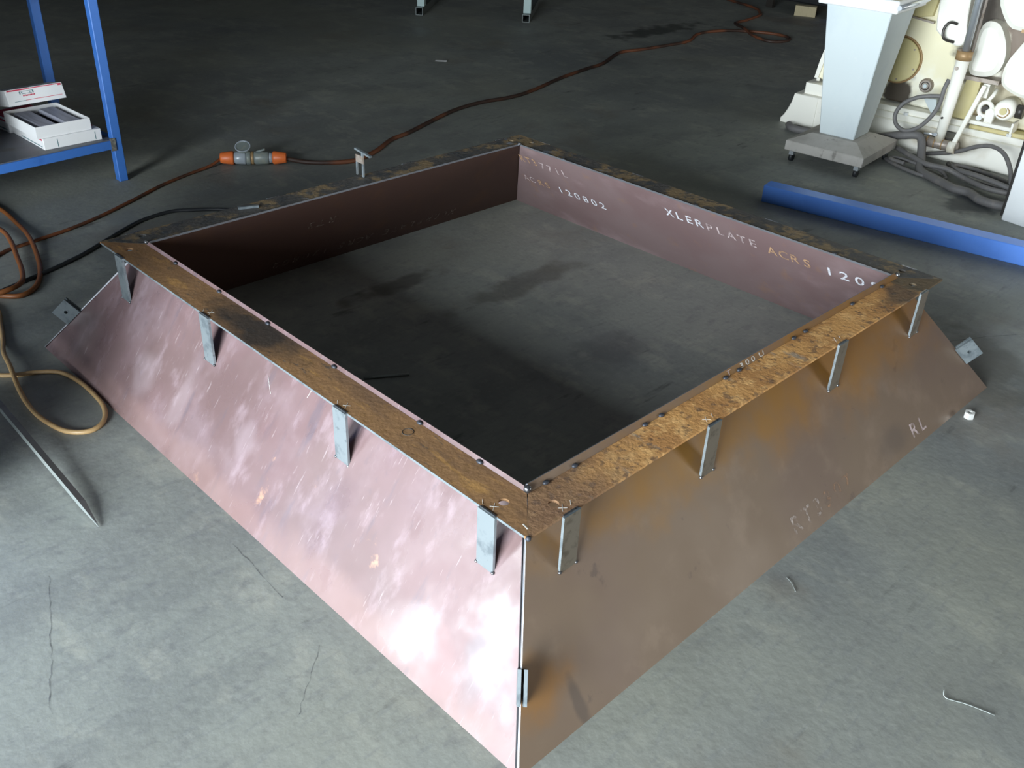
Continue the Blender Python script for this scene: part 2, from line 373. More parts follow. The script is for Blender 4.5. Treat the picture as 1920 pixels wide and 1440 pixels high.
def holed_prism(name, outer, holes, z0, z1, m, parent):
    bm = bmesh.new(); loops = []
    for lp in [outer] + holes:
        vs = [bm.verts.new((x, y, z1)) for x, y in lp]; loops.append(vs)
        for i in range(len(vs)): bm.edges.new((vs[i], vs[(i+1) % len(vs)]))
    bmesh.ops.triangle_fill(bm, edges=bm.edges[:], use_beauty=True)
    top = bm.faces[:]
    mp = {v: bm.verts.new((v.co.x, v.co.y, z0)) for v in bm.verts[:]}
    for f in top: bm.faces.new([mp[v] for v in reversed(f.verts)])
    for vs in loops:
        for i in range(len(vs)):
            a = vs[i]; b = vs[(i+1) % len(vs)]; bm.faces.new((a, b, mp[b], mp[a]))
    off = children_off(parent)
    for v in bm.verts: v.co -= off
    bmesh.ops.recalc_face_normals(bm, faces=bm.faces)
    me = bpy.data.meshes.new(name); bm.to_mesh(me); bm.free(); me.materials.append(m)
    o = bpy.data.objects.new(name, me); COL.objects.link(o)
    if parent: o.parent = parent; OFF[o.name] = off
    return o

_glyph = {}
def glyph(ch):
    if ch not in _glyph:
        cu = bpy.data.curves.new('glyph', 'FONT'); cu.body = ch; cu.size = 1.0; cu.resolution_u = 3; cu.offset = 0.012
        o = bpy.data.objects.new('glyph', cu); COL.objects.link(o)
        bpy.context.view_layer.update()
        me = bpy.data.meshes.new_from_object(o.evaluated_get(bpy.context.evaluated_depsgraph_get()))
        vs = [tuple(v.co) for v in me.vertices]; fs = [tuple(p.vertices) for p in me.polygons]
        bpy.data.objects.remove(o); bpy.data.meshes.remove(me); bpy.data.curves.remove(cu)
        _glyph[ch] = (vs, fs)
    return _glyph[ch]
def stencil(text, org, xd, yd, cell, cap, m, parent, name='stencil_character', lift=0.0008, wid=None):
    xd = Vector(xd).normalized(); yd = Vector(yd).normalized(); n = xd.cross(yd).normalized(); org = Vector(org)
    for i, ch in enumerate(text):
        if ch == ' ': continue
        vs, fs = glyph(ch)
        xs = [v[0] for v in vs]; x0, x1 = min(xs), max(xs); sy = cap/0.70; sx = (wid or cell*0.72)/0.55
        sx = min(sx, cell*0.85/(x1-x0))
        c = (x0+x1)/2
        MB().add([org + xd*(cell*(i+0.5) + (v[0]-c)*sx) + yd*(v[1]*sy) + n*lift for v in vs], fs).build(name, m, parent)

# ---------------------------------------------------------------- setting
def struct(mb, name, m):
    o = mb.build(name, m); o['kind'] = 'structure'; return o
struct(MB().box(-4.5, 13, -6.5, 12, -0.2, 0.0), 'floor', M['floor'])
# left wall (x = -4.5) round the main roller door y -2.4 .. 1.0, z 0 .. 2.6, and an opening added for the gloss light, y 2.3 .. 3.5, z 0.8 .. 2.2
struct(MB().box(-4.7, -4.5, -6.7, -2.4, 0, 5.2).box(-4.7, -4.5, -2.4, 1.0, 2.6, 5.2).box(-4.7, -4.5, 1.0, 2.3, 0, 5.2).box(-4.7, -4.5, 3.5, 12.2, 0, 5.2).box(-4.7, -4.5, 2.3, 3.5, 0, 0.8).box(-4.7, -4.5, 2.3, 3.5, 2.2, 5.2), 'wall_left', M['wall'])
struct(MB().box(-4.5, 4.5, -6.7, -6.5, 0, 5.2).box(7.9, 13, -6.7, -6.5, 0, 5.2).box(4.5, 7.9, -6.7, -6.5, 2.4, 5.2), 'wall_front', M['wall'])
struct(MB().box(13, 13.2, -6.7, 12.2, 0, 5.2), 'wall_right', M['wall'])
struct(MB().box(-4.5, 13, 12, 12.2, 0, 5.2), 'wall_back', M['wall'])
struct(MB().box(-4.7, 13.2, -6.7, 12.2, 5.2, 5.35), 'ceiling', M['roof'])

# ---------------------------------------------------------------- the fabricated hood
BX, BY, H, S, W = 2.187, 2.224, 0.383, 0.277, 0.099
T = 0.007
hood = thing('steel_hood', (BX/2, BY/2, 0), 'large square four-sided tapered steel hood frame with a rusty flange lying on the concrete', 'hood')
SL = math.hypot(S, H); cs, sn = S/SL, H/SL
def slope_panel(side, mt, g0, g1, ext):
    """side: 'left' x=0, 'near' y=0, 'right' x=BX, 'back' y=BY. g0,g1: cut-backs at the two ends; ext = how far it stands above the flange"""
    k = (H+ext)/H; z1 = H+ext; s1 = S*k
    if side == 'left':
        b = [(0, g0, 0), (0, BY-g1, 0)]; t = [(s1, s1+g0, z1), (s1, BY-s1-g1, z1)]; n = Vector((-sn, 0, cs))
    elif side == 'right':
        b = [(BX, g0, 0), (BX, BY-g1, 0)]; t = [(BX-s1, s1+g0, z1), (BX-s1, BY-s1-g1, z1)]; n = Vector((sn, 0, cs))
    elif side == 'near':
        b = [(g0, 0, 0), (BX-g1, 0, 0)]; t = [(s1+g0, s1, z1), (BX-s1-g1, s1, z1)]; n = Vector((0, -sn, cs))
    else:
        b = [(g0, BY, 0), (BX-g1, BY, 0)]; t = [(s1+g0, BY-s1, z1), (BX-s1-g1, BY-s1, z1)]; n = Vector((0, sn, cs))
    b = [Vector(p) for p in b]; t = [Vector(p) for p in t]
    lift = Vector((0, 0, T*cs))
    o_ = [b[0]+lift*0, b[1]+lift*0, t[1], t[0]]
    i_ = [p - n*T for p in o_]
    for q in i_[:2]: q.z = max(q.z, 0.0)
    mb = MB().add(o_ + i_, [(0, 1, 2, 3), (7, 6, 5, 4), (0, 4, 5, 1), (1, 5, 6, 2), (2, 6, 7, 3), (3, 7, 4, 0)])
    return mb
def edged(outer_mat, inner_mat, nrm):
    def fn(me):
        me.materials.clear()
        for mm in (outer_mat, inner_mat, M['edge']): me.materials.append(mm)
        for p in me.polygons:
            d = p.normal.dot(nrm); p.material_index = 0 if d > 0.9 else (1 if d < -0.9 else 2)
    return fn
NL, NR_, NN, NB = Vector((-sn, 0, cs)), Vector((sn, 0, cs)), Vector((0, -sn, cs)), Vector((0, sn, cs))
p_left = slope_panel('left', None, 0.011, 0.011, 0.008).build('side_panel', M['plate_left'], hood, extra=edged(M['plate_left'], M['plate_in'], NL))
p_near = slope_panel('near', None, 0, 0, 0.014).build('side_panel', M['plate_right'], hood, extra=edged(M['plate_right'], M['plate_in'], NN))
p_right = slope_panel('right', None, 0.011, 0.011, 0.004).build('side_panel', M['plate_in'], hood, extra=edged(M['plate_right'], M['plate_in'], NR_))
p_back = slope_panel('back', None, 0, 0, 0.004).build('side_panel', M['plate_shaded'], hood, extra=edged(M['plate_right'], M['plate_shaded'], NB))
tag(p_left, 'pinkish primed sloping plate scuffed with pale smears')
tag(p_near, 'brown primed sloping plate with orange patches')
tag(p_right, 'purple-brown primed plate with white stencil lettering inside')
tag(p_back, 'primed plate with shade painted into its dark inner face and faint upside-down stencil lettering')

# flange bars, mitred, with bolt holes; a hair of gap at each mitre
A = S - W; G = 0.0015; TH = 0.006
def circ(x, y, r=0.0115, n=18): return [(x+r*math.cos(2*PI*i/n), y+r*math.sin(2*PI*i/n)) for i in range(n)]
fz0, fz1 = H-TH, H
sI = S - 0.001   # flange butts against the outer face of the plates
f_left = holed_prism('flange_bar', [(A, A+G), (sI, sI+G), (sI, BY-sI-G), (A, BY-A-G)], [circ(0.221, 0.289), circ(0.220, 1.933)], fz0, fz1, M['rust_olive'], hood)
f_near = holed_prism('flange_bar', [(A+G, A), (BX-A-G, A), (BX-sI-G, sI), (sI+G, sI)], [circ(0.293, 0.218), circ(1.894, 0.221)], fz0, fz1, M['rust_tan'], hood)
f_right = holed_prism('flange_bar', [(BX-A, A+G), (BX-A, BY-A-G), (BX-sI, BY-sI-G), (BX-sI, sI+G)], [circ(1.967, 0.292), circ(1.967, 1.932)], fz0, fz1, M['rust_flake'], hood)
f_back = holed_prism('flange_bar', [(A+G, BY-A), (sI+G, BY-sI), (BX-sI-G, BY-sI), (BX-A-G, BY-A)], [circ(0.299, 2.008), circ(1.918, 2.005)], fz0, fz1, M['rust_flake'], hood)
tag(f_left, 'brown rusted flange bar with a dark burnt patch')
tag(f_near, 'orange rusted flange bar')
tag(f_right, 'flaky rusted flange bar, dark with tan patches')
tag(f_back, 'blackened flange bar with flaky tan patches')
# bright ground outer edge of the left flange
MB().box(A-0.0008, A, A+0.01, BY-A-0.01, fz0, fz1).build('ground_edge', M['bright'], f_left)

# struts: flat bar between flange edge and plate
def strut(cx, cy, axis, m, w=0.05, tk=0.006):
    """axis 'y': bar stands on the left/right plates; 'x': on the near/back plates"""
    mb = MB()
    return mb
struts = []
def z_on(side, off): return off*H/S
for side, cs_ in (('left', [0.288, 0.786, 1.402, 1.905]), ('near', [0.300, 0.792, 1.386, 1.872]), ('right', [0.29, 0.8, 1.4, 1.9]), ('back', [0.29, 0.8, 1.4, 1.9])):
    for c in cs_:
        x0, x1 = A-0.0075, A-0.001
        za, zb = z_on(side, x0), z_on(side, x1)
        b = [(x0, -0.025, za+0.001), (x1, -0.025, zb+0.001), (x1, 0.025, zb+0.001), (x0, 0.025, za+0.001)]
        t = [(x0, -0.025, H), (x1, -0.025, H), (x1, 0.025, H), (x0, 0.025, H)]
        def mp(p):
            u, v, z = p
            if side == 'left': return (u, c+v, z)
            if side == 'right': return (BX-u, c+v, z)
            if side == 'near': return (c+v, u, z)
            return (c+v, BY-u, z)
        mt = M['bar_reflect'] if side == 'near' else M['bright']
        def faces(me, side=side):
            if side == 'near':
                me.materials.append(M['bright'])
                for p in me.polygons:
                    if abs(p.normal.x) > 0.8 or p.normal.z > 0.8: p.material_index = 1
        o = MB().hexa([mp(p) for p in b], [mp(p) for p in t]).build('strut', mt, hood, extra=faces)
        struts.append((side, c, o))
# weld beads
bead = MB().sphere((0, 0, 0), 0.0045, 8, 5, (1, 1, 0.8))
bead0 = MB(); bead0.v = [v + children_off(hood) for v in bead.v]; bead0.f = bead.f; bead0.sm = bead.sm
first = bead0.build('weld_bead', M['weld'], hood); first.location = Vector((0.1725, 0.788+0.0, 0.2345)) - children_off(hood)
first.location.y += -0.025
for side, c, o in struts:
    for v in (-0.025, 0.025):
        if side == 'left' and c == 0.786 and v < 0: continue
        if side == 'left': p = (A-0.007, c+v, z_on(side, A-0.007)+0.003)
        elif side == 'right': p = (BX-A+0.007, c+v, z_on(side, A-0.007)+0.003)
        elif side == 'near': p = (c+v, A-0.007, z_on(side, A-0.007)+0.003)
        else: p = (c+v, BY-A+0.007, z_on(side, A-0.007)+0.003)
        inst(first, 'weld_bead', p, hood)
# tacks where strut meets flange
top_bead = MB(); top_bead.bar((children_off(hood)+Vector((-0.022, 0, 0))), (children_off(hood)+Vector((0.022, 0, 0))), 0.004, 0.004)
tb = top_bead.build('weld_seam', M['weld'], hood); tb.location = Vector((0.300, A-0.001, H)) - children_off(hood)
for side, c, o in struts:
    if side == 'near' and c == 0.300: continue
    if side == 'near': inst(tb, 'weld_seam', (c, A-0.001, H), hood)
    if side == 'back': inst(tb, 'weld_seam', (c, BY-A+0.001, H), hood)
    if side == 'left': inst(tb, 'weld_seam', (A-0.001, c, H), hood, (0, 0, PI/2))
    if side == 'right': inst(tb, 'weld_seam', (BX-A+0.001, c, H), hood, (0, 0, PI/2))
# stitch tacks along the inner edge of the flange, burnt at both ends
tk = MB().sphere(children_off(hood), 0.0075, 8, 5, (1.3, 0.8, 0.6)).build('tack_weld', M['weldspot'], hood)
tk.location = Vector((0.42, S-0.002, H+0.003)) - children_off(hood)
for x in (0.33, 0.66, 0.72, 0.98, 1.04, 1.30, 1.36, 1.62, 1.80): inst(tk, 'tack_weld', (x, S-0.002, H+0.003), hood)
for y in (0.42, 0.62, 0.95, 1.25, 1.50, 1.75): inst(tk, 'tack_weld', (S-0.002, y, H+0.003), hood, (0, 0, PI/2))
for y in (0.5, 0.9, 1.05, 1.4, 1.7): inst(tk, 'tack_weld', (BX-S+0.004, y, H+0.002), hood, (0, 0, PI/2))
for p, r in (((S+0.001, S+0.001, H+0.010), 0.009), ((S+0.002, BY-S-0.004, H+0.006), 0.007), ((BX-S-0.002, S+0.003, H+0.008), 0.007), ((BX-S-0.002, BY-S-0.004, H+0.004), 0.008)):
    MB().sphere(p, r, 10, 6).build('corner_weld', M['weld'], hood)
MB().sphere((A+0.003, A+0.001, H-0.004), 0.006, 8, 5).build('corner_weld', M['weldspot'], hood)

# bolted lugs across each corner: two square plates side by side, standing out from the ridge
def lug_pair(cx, cy, ox, oy):
    # ridge from (cx,cy,0) rising to (cx-ox*S, cy-oy*S, H); outward diagonal = (ox,oy)/sqrt2
    rid = Vector((-ox*S, -oy*S, H)).normalized(); out = Vector((ox, oy, 0)).normalized()
    out = (out - rid*out.dot(rid)).normalized(); sd = rid.cross(out).normalized()
    base = Vector((cx, cy, 0)) + rid*(0.168)
    for k, s in ((0, -1), (1, 1)):
        p = base + sd*s*0.0062
        a = p + out*0.022
        mb = MB()
        hw = 0.034; q = 0.0035
        loop = [(-hw, -0.004), (hw, -0.004), (hw, 0.048), (-hw, 0.048)]
        hole = [(0.006*math.cos(2*PI*i/16), 0.026+0.006*math.sin(2*PI*i/16)) for i in range(16)]
        # ring of quads between square and hole
        sq = []
        for i in range(16):
            a_ = 2*PI*i/16; c_, s_ = math.cos(a_), math.sin(a_); m_ = max(abs(c_), abs(s_))
            sq.append((hw*c_/m_, 0.026+0.030*s_/m_))
        vs = []
        for sg in (-q, q):
            for (r, o2) in sq + hole: vs.append(p + rid*r + out*o2 + sd*sg)
        fs = []
        for i in range(16):
            j = (i+1) % 16
            fs.append((i, j, 16+j, 16+i)); fs.append((32+i, 48+i, 48+j, 32+j))
            fs.append((i, 32+i, 32+j, j)); fs.append((16+i, 16+j, 48+j, 48+i))
        mb.add(vs, fs); mb.build('corner_lug', M['bright'], hood)
lug_pair(0, 0, -1, -1); lug_pair(BX, 0, 1, -1); lug_pair(0, BY, -1, 1); lug_pair(BX, BY, 1, 1)

# chalk ticks beside the struts, scribed circle
def chalk(segs, wd=0.0016):
    mb = MB()
    for (x0, y0, x1, y1) in segs: mb.bar((x0, y0, H+0.0005), (x1, y1, H+0.0005), wd, 0.0006)
    return mb.build('chalk_mark', M['chalk'], hood)
for c in (0.288, 0.786, 1.402):
    chalk([(0.186, c-0.004, 0.204, c+0.010), (0.190, c+0.010, 0.202, c-0.004)], 0.001)
    chalk([(0.184, c+0.024, 0.194, c+0.036)], 0.001)
for c in (0.300, 0.792, 1.386):
    chalk([(c-0.012, 0.188, c+0.004, 0.205), (c-0.011, 0.202, c+0.004, 0.190)], 0.001); chalk([(c+0.016, 0.192, c+0.026, 0.203)], 0.001)
chalk([(0.197, 0.197+0.0, 0.2005, 0.214)], 0.0025)
MB().tube([(0.234+0.013*math.cos(2*PI*i/20), 0.612+0.013*math.sin(2*PI*i/20), H+0.0003) for i in range(20)], 0.0008, 5, closed=True).build('scribed_circle', M['scribe'], f_left)
# scribe line on the left plate
def onleft(y, z, l=0.001): return Vector((z*S/H, y, z)) + NL*l
MB().bar(onleft(0.98, 0.372), onleft(0.99, 0.30), 0.0016, 0.0005, NL).build('chalk_mark', M['chalk'], p_left)
MB().bar(onleft(1.16, 0.29), onleft(1.12, 0.262), 0.0012, 0.0005, NL).build('chalk_mark', M['chalk'], p_left)

# stencil lettering
def on_right_in(y, z): return Vector((BX - z*S/H, y, z)) - NR_*(T)
up_r = Vector((-S, 0, H)); 
# reads left to right = from +y to -y seen from inside
stencil('1208', on_right_in(0.553, 0.286), Vector((0, -1, 0)) + up_r.normalized()*0.06, up_r, 0.056, 0.044, M['ink_white'], p_right, wid=0.040)
stencil('XLER', on_right_in(1.215, 0.292), (0, -1, 0), up_r, 0.046, 0.042, M['ink_white'], p_right)
stencil('PLATE', on_right_in(1.031, 0.290), (0, -1, 0), up_r, 0.046, 0.042, M['ink_faint'], p_right)
stencil('ACRS', on_right_in(0.770, 0.286), (0, -1, 0), up_r, 0.046, 0.044, M['ink_rust'], p_right)
stencil('120802', on_right_in(1.835, 0.186), (0, -1, 0), up_r, 0.047, 0.040, M['ink_white'], p_right)
stencil('AC', on_right_in(2.035, 0.186), (0, -1, 0), up_r, 0.036, 0.036, M['ink_faint'], p_right)
stencil('RS', on_right_in(1.950, 0.186), (0, -1, 0), up_r, 0.040, 0.036, M['ink_rust'], p_right)
stencil('RT3', on_right_in(1.985, 0.300), (0, -1, 0), up_r, 0.036, 0.040, M['ink_rust'], p_right)
stencil('771L', on_right_in(1.872, 0.296), (0, -1, 0), up_r, 0.042, 0.040, M['ink_faint'], p_right)
def on_back_in(x, z): return Vector((x, BY - z*S/H, z)) - NB*(T)
up_b = Vector((0, -S, H))
stencil('XLERPLATE', on_back_in(1.76, 0.085), (-1, 0, 0), -up_b, 0.045, 0.040, M['ink_brown'], p_back)
stencil('ACRS', on_back_in(1.31, 0.085), (-1, 0, 0), -up_b, 0.045, 0.040, M['ink_brown'], p_back)
stencil('120802', on_back_in(1.10, 0.085), (-1, 0, 0), -up_b, 0.045, 0.040, M['ink_brown'], p_back)
stencil('RT3', on_back_in(1.05, 0.265), (-1, 0, 0), -up_b, 0.045, 0.040, M['ink_brown'], p_back)
def on_near(x, z): return Vector((x, z*S/H, z))
up_n = Vector((0, S, H))
stencil('RT3', on_near(1.008, 0.022), (1, 0, 0), up_n, 0.052, 0.045, M['ink_worn'], p_near)
stencil('307', on_near(1.164, 0.022), (1, 0, 0), up_n, 0.052, 0.045, M['ink_wornrust'], p_near)
stencil('RL', on_near(1.668, 0.022), (1, 0, 0), up_n, 0.052, 0.042, M['ink_faint'], p_near)
stencil('T', on_near(0.985, H+0.001), (1, 0, 0), up_n, 0.030, 0.013, M['ink_faint'], p_near)
stencil('300', on_near(1.045, H+0.001), (1, 0, 0), up_n, 0.026, 0.013, M['chalk'], p_near)
stencil('U', on_near(1.135, H+0.001), (1, 0, 0), up_n, 0.028, 0.013, M['chalk'], p_near)

# ---------------------------------------------------------------- small things on and around the hood
# little bracket standing on the back flange
br = thing('steel_bracket', (1.184, 2.03, H), 'small T-topped offcut bracket on two legs standing on the far left flange', 'bracket')
bx_, by_ = 1.170, 2.026
MB().box(bx_-0.003, bx_+0.003, by_+0.030, by_+0.036, H, H+0.050).build('leg', M['bright'], br)
MB().box(bx_-0.003, bx_+0.003, by_-0.008, by_+0.000, H, H+0.050).build('leg', M['bright'], br)
MB().box(bx_-0.003, bx_+0.003, by_-0.008, by_+0.036, H+0.050, H+0.078).build('web_plate', M['pin'], br)
MB().box(bx_-0.003, bx_+0.003, by_-0.008, by_+0.002, H+0.078, H+0.090).build('neck', M['bright'], br)
MB().bar((bx_, by_+0.040, H+0.098), (bx_, by_-0.052, H+0.088), 0.010, 0.007).build('top_bar', M['bright'], br)
o = MB().bar((0.645, 2.019, H+0.005), (0.708, 1.994, H+0.005), 0.010, 0.008).build('steel_offcut', M['bright'])
tag(o, 'short bright steel offcut lying on the far left flange', 'offcut')
# electrode stub in the shade inside the hood
o = MB().tube([(0.665, 1.375, 0.006), (0.79, 1.30, 0.006)], 0.005, 8).build('welding_rod', M['rod'])
tag(o, 'thin welding rod on the shaded concrete inside the hood', 'rod')
# nut at right
def hexring(cx, cy, z0, z1, r, rin, rot=0.3):
    mb = MB(); vs = []; n = 12
    for z in (z0, z1):
        for i in range(n):
            a = 2*PI*i/n + rot; rr = r if i % 2 == 0 else r*0.9; vs.append((cx+rr*math.cos(a), cy+rr*math.sin(a), z))
        for i in range(n):
            a = 2*PI*i/n + rot; vs.append((cx+rin*math.cos(a), cy+rin*math.sin(a), z))
    fs = []
    for i in range(n):
        j = (i+1) % n
        fs += [(i, j, n+j, n+i), (2*n+i, 3*n+i, 3*n+j, 2*n+j), (i, 2*n+i, 2*n+j, j), (n+i, n+j, 3*n+j, 3*n+i)]
    return mb.add(vs, fs)
o = hexring(1.955, -0.037, 0, 0.020, 0.016, 0.008).build('hex_nut', M['nut'])
tag(o, 'bright steel hex nut on the floor by the right corner of the hood', 'nut')
o = MB().tube(smooth_path([(0.815, -0.470, 0.014), (0.806, -0.48, 0.003), (0.822, -0.52, 0.004), (0.838, -0.572, 0.003)], 4), 0.0011, 6).build('wire_offcut', M['rod'])
tag(o, 'thin bent wire offcut on the floor at lower right', 'wire')
o = MB().tube(smooth_path([(0.877, -0.046, 0.003), (0.868, -0.066, 0.004), (0.850, -0.088, 0.003)], 4), 0.001, 6).build('wire_offcut', M['rod'])
tag(o, 'short straight wire offcut on the floor beside the brown plate', 'wire')
for p, l in (((3.681, 4.497), 'small white paper scrap on the dark floor beyond the hood'), ((1.10, 1.05), None)):
    if l:
        o = MB().add([(p[0]-0.03, p[1]+0.03, 0.002), (p[0]+0.03, p[1]-0.03, 0.002), (p[0]+0.045, p[1]-0.02, 0.008), (p[0]-0.01, p[1]+0.04, 0.006)], [(0, 1, 2, 3)]).build('paper_scrap', M['card'])
        tag(o, l, 'scrap')
# flat bar at lower left, far end propped up
o = MB().bar((-0.268, 1.225, 0.006), (-0.36, 1.66, 0.030), 0.004, 0.020).build('flat_bar', M['rod'])
bpy.data.objects.remove(o)
fb = MB()
a = Vector((-0.268, 1.228, 0.004)); b = Vector((-0.262, 2.30, 0.075)); d = (b-a).normalized()
sd = Vector((0, 0, 1)).cross(d).normalized()*-1; up = Vector((0, 0, 1))
q = a + d*0.10
vs = [a, a+sd*0.002, a+sd*0.002+up*0.003, a+up*0.003]
for p in (q, b): vs += [p - sd*0.004, p + sd*0.014, p + sd*0.014 + up*0.012, p - sd*0.004 + up*0.020]
fs = [(3, 2, 1, 0)]
for k in (0, 4): fs += [(k, k+1, k+5, k+4), (k+1, k+2, k+6, k+5), (k+2, k+3, k+7, k+6), (k+3, k, k+4, k+7)]
fs.append((8, 9, 10, 11)); fb.add(vs, fs)
tag(fb.build('steel_bar', M['rod']), 'long dull steel bar lying on the floor at left with a pointed end', 'bar')

# ---------------------------------------------------------------- cables and hoses
def cable(name, pts, r, m, label, cat='cable', sub=6, z=None):
    P = [(p[0], p[1], (p[2] if len(p) > 2 else r) ) for p in pts]
    o = MB().tube(smooth_path(P, sub), r, 8).build(name, m)
    return tag(o, label, cat)
cable('extension_cord', [(-0.05, 2.85), (0.159, 3.041), (0.302, 3.084), (0.46, 3.119), (0.622, 3.178), (0.816, 3.272), (0.996, 3.366), (1.162, 3.428), (1.30, 3.462, 0.012), (1.372, 3.478, 0.030)], 0.0075, M['cable_o'],
      'dark orange cord running from the left edge to the orange plug')
cable('extension_cord', [(1.622, 3.30, 0.030), (1.70, 3.235, 0.012), (1.794, 3.151), (1.908, 3.105), (2.059, 3.149), (2.146, 3.194), (2.276, 3.268), (2.417, 3.305), (2.616, 3.382), (2.91, 3.487), (3.157, 3.521), (3.412, 3.5), (3.642, 3.538),
      (4.007, 3.646), (4.361, 3.721), (4.578, 3.76), (4.94, 3.915), (5.163, 3.891), (5.461, 3.866), (5.736, 3.864), (5.997, 3.977), (6.202, 3.99), (6.399, 3.912), (6.521, 3.781), (6.604, 3.625), (6.589, 3.487), (6.514, 3.416),
      (6.382, 3.409), (6.304, 3.484, 0.012), (6.333, 3.657, 0.024), (6.461, 3.82, 0.036), (6.66, 4.04, 0.014), (6.74, 4.09), (6.925, 4.104), (7.24, 4.17), (7.34, 4.24), (7.467, 4.347), (7.568, 4.533), (7.652, 4.773), (7.8, 5.05)], 0.0115, M['cable_far'],
      'long orange-brown cord snaking across the dark floor to a far loop')
cable('welding_lead', [(-0.12, 2.66), (0.0, 2.695), (0.12, 2.735), (0.27, 2.785), (0.40, 2.84), (0.52, 2.91), (0.655, 2.988), (0.75, 3.03), (0.876, 3.044), (0.956, 3.004), (1.066, 2.924), (1.2, 2.75), (1.3, 2.5)], 0.008, M['black'],
      'black lead curving on the floor behind the far left flange')
cable('air_hose', [(0.30, 3.75), (0.333, 3.517), (0.328, 3.327), (0.296, 3.085, 0.024), (0.236, 2.848), (0.167, 2.691), (0.101, 2.63), (0.05, 2.644), (-0.01, 2.74), (-0.05, 2.95, 0.02), (0.0, 3.22, 0.024),
      (0.11, 3.38, 0.026), (0.21, 3.35, 0.026), (0.240, 3.22, 0.026), (0.222, 3.08, 0.030), (0.190, 2.94, 0.022), (0.158, 2.81, 0.020), (0.115, 2.70, 0.026), (0.05, 2.655, 0.030), (-0.02, 2.69, 0.02), (-0.10, 2.85)], 0.0095, M['cable_l'],
      'coiled orange hose loops on the floor at the left edge', 'hose')
cable('air_hose', [(-0.12, 2.75), (-0.03, 2.64), (-0.022, 2.56), (-0.05, 2.462), (-0.087, 2.34), (-0.120, 2.24, 0.016), (-0.140, 2.13, 0.02), (-0.165, 2.0), (-0.180, 1.88), (-0.178, 1.79), (-0.155, 1.69), (-0.105, 1.645), (-0.055, 1.665), (-0.020, 1.735), (-0.010, 1.83),
      (-0.013, 1.935), (-0.035, 2.02), (-0.09, 2.066), (-0.143, 2.09), (-0.20, 2.14), (-0.26, 2.22)], 0.0075, M['cable_t'],
      'tan hose looping on the floor beside the left plate', 'hose')

# orange cord connector: two orange glands, grey bodies with an upright socket cover
cn = thing('cord_connector', (1.50, 3.42, 0), 'orange and grey three-pin cord connector lying on the floor', 'connector')
ax = Vector((1.622-1.372, 3.29-3.478, 0)); L0 = Vector((1.372, 3.478, 0.035)); un = ax.normalized()
def seg(name, t0, t1, r0, r1, m, parent=cn, n=14):
    p0 = L0 + un*t0; p1 = L0 + un*t1; p0.z = 0.035; p1.z = 0.035
    mid = (p0+p1)/2
    return MB().tube([p0, p0+(p1-p0)*0.12, p1-(p1-p0)*0.12, p1], [r0*0.85, r0, r1, r1*0.92], n).build(name, m, parent)
seg('orange_gland', 0.0, 0.066, 0.027, 0.034, M['plug_o'])
seg('plug_body', 0.066, 0.125, 0.030, 0.033, M['plug_clear'])
seg('grey_collar', 0.125, 0.148, 0.034, 0.034, M['plug_g'])
seg('red_ring', 0.148, 0.163, 0.032, 0.032, M['collar'])
seg('socket_body', 0.163, 0.235, 0.034, 0.031, M['plug_g'])
seg('grey_collar', 0.235, 0.252, 0.026, 0.024, M['plug_clear'])
seg('orange_gland', 0.252, 0.318, 0.033, 0.026, M['plug_o'])
capc = L0 + un*0.130 + Vector((-0.01, 0.015, 0.048))
cd = Vector((-0.30, -0.35, 0.9)).normalized()
cp = MB().tube([capc - cd*0.022, capc + cd*0.010], [0.024, 0.038], 20).build('socket_cap', M['plug_g'], cn)
s1 = cd.cross(Vector((0, 0, 1))).normalized(); s2 = s1.cross(cd)
MB().tube([capc + cd*0.011 + (s1*math.cos(2*PI*i/20)+s2*math.sin(2*PI*i/20))*0.036 for i in range(20)], 0.0035, 6, closed=True).build('rim', M['plug_clear'], cp)
hc = L0 + un*0.19 + Vector((0, 0, 0.035))
MB().bar(hc + Vector((-0.02, 0.02, -0.01)), hc + Vector((0.02, -0.02, 0.010)), 0.012, 0.008).build('latch', M['plug_g'], cn)

# ---------------------------------------------------------------- blue box beam on the floor
bb = thing('blue_box_beam', (3.25, 0.9, 0), 'long bright blue painted steel box beam on the floor beyond the hood', 'beam')
b0 = Vector((3.093, 1.465, 0)); b1 = Vector((3.318, 0.31, 0)); bd = (b1-b0).normalized(); b2 = b0 + bd*2.2; nn = Vector((-bd.y, bd.x, 0))
if nn.x < 0: nn = -nn
wd = 0.085; hh = 0.082
beam = MB(); th = 0.004
def brect(p, i): return [p + nn*i + Vector((0, 0, i)), p + nn*(wd-i) + Vector((0, 0, i)), p + nn*(wd-i) + Vector((0, 0, hh-i)), p + nn*i + Vector((0, 0, hh-i))]
vs = brect(b0, 0) + brect(b2, 0) + brect(b0, th) + brect(b0 + bd*0.3, th)
fs = [(0, 1, 5, 4), (1, 2, 6, 5), (2, 3, 7, 6), (3, 0, 4, 7), (4, 5, 6, 7), (12, 13, 14, 15)]
for i in range(4):
    j = (i+1) % 4; fs += [(i, j, 8+j, 8+i), (8+i, 8+j, 12+j, 12+i)]
beam.add(vs, fs); beam.build('box_section', M['blue'], bb, bevel=0.0025)

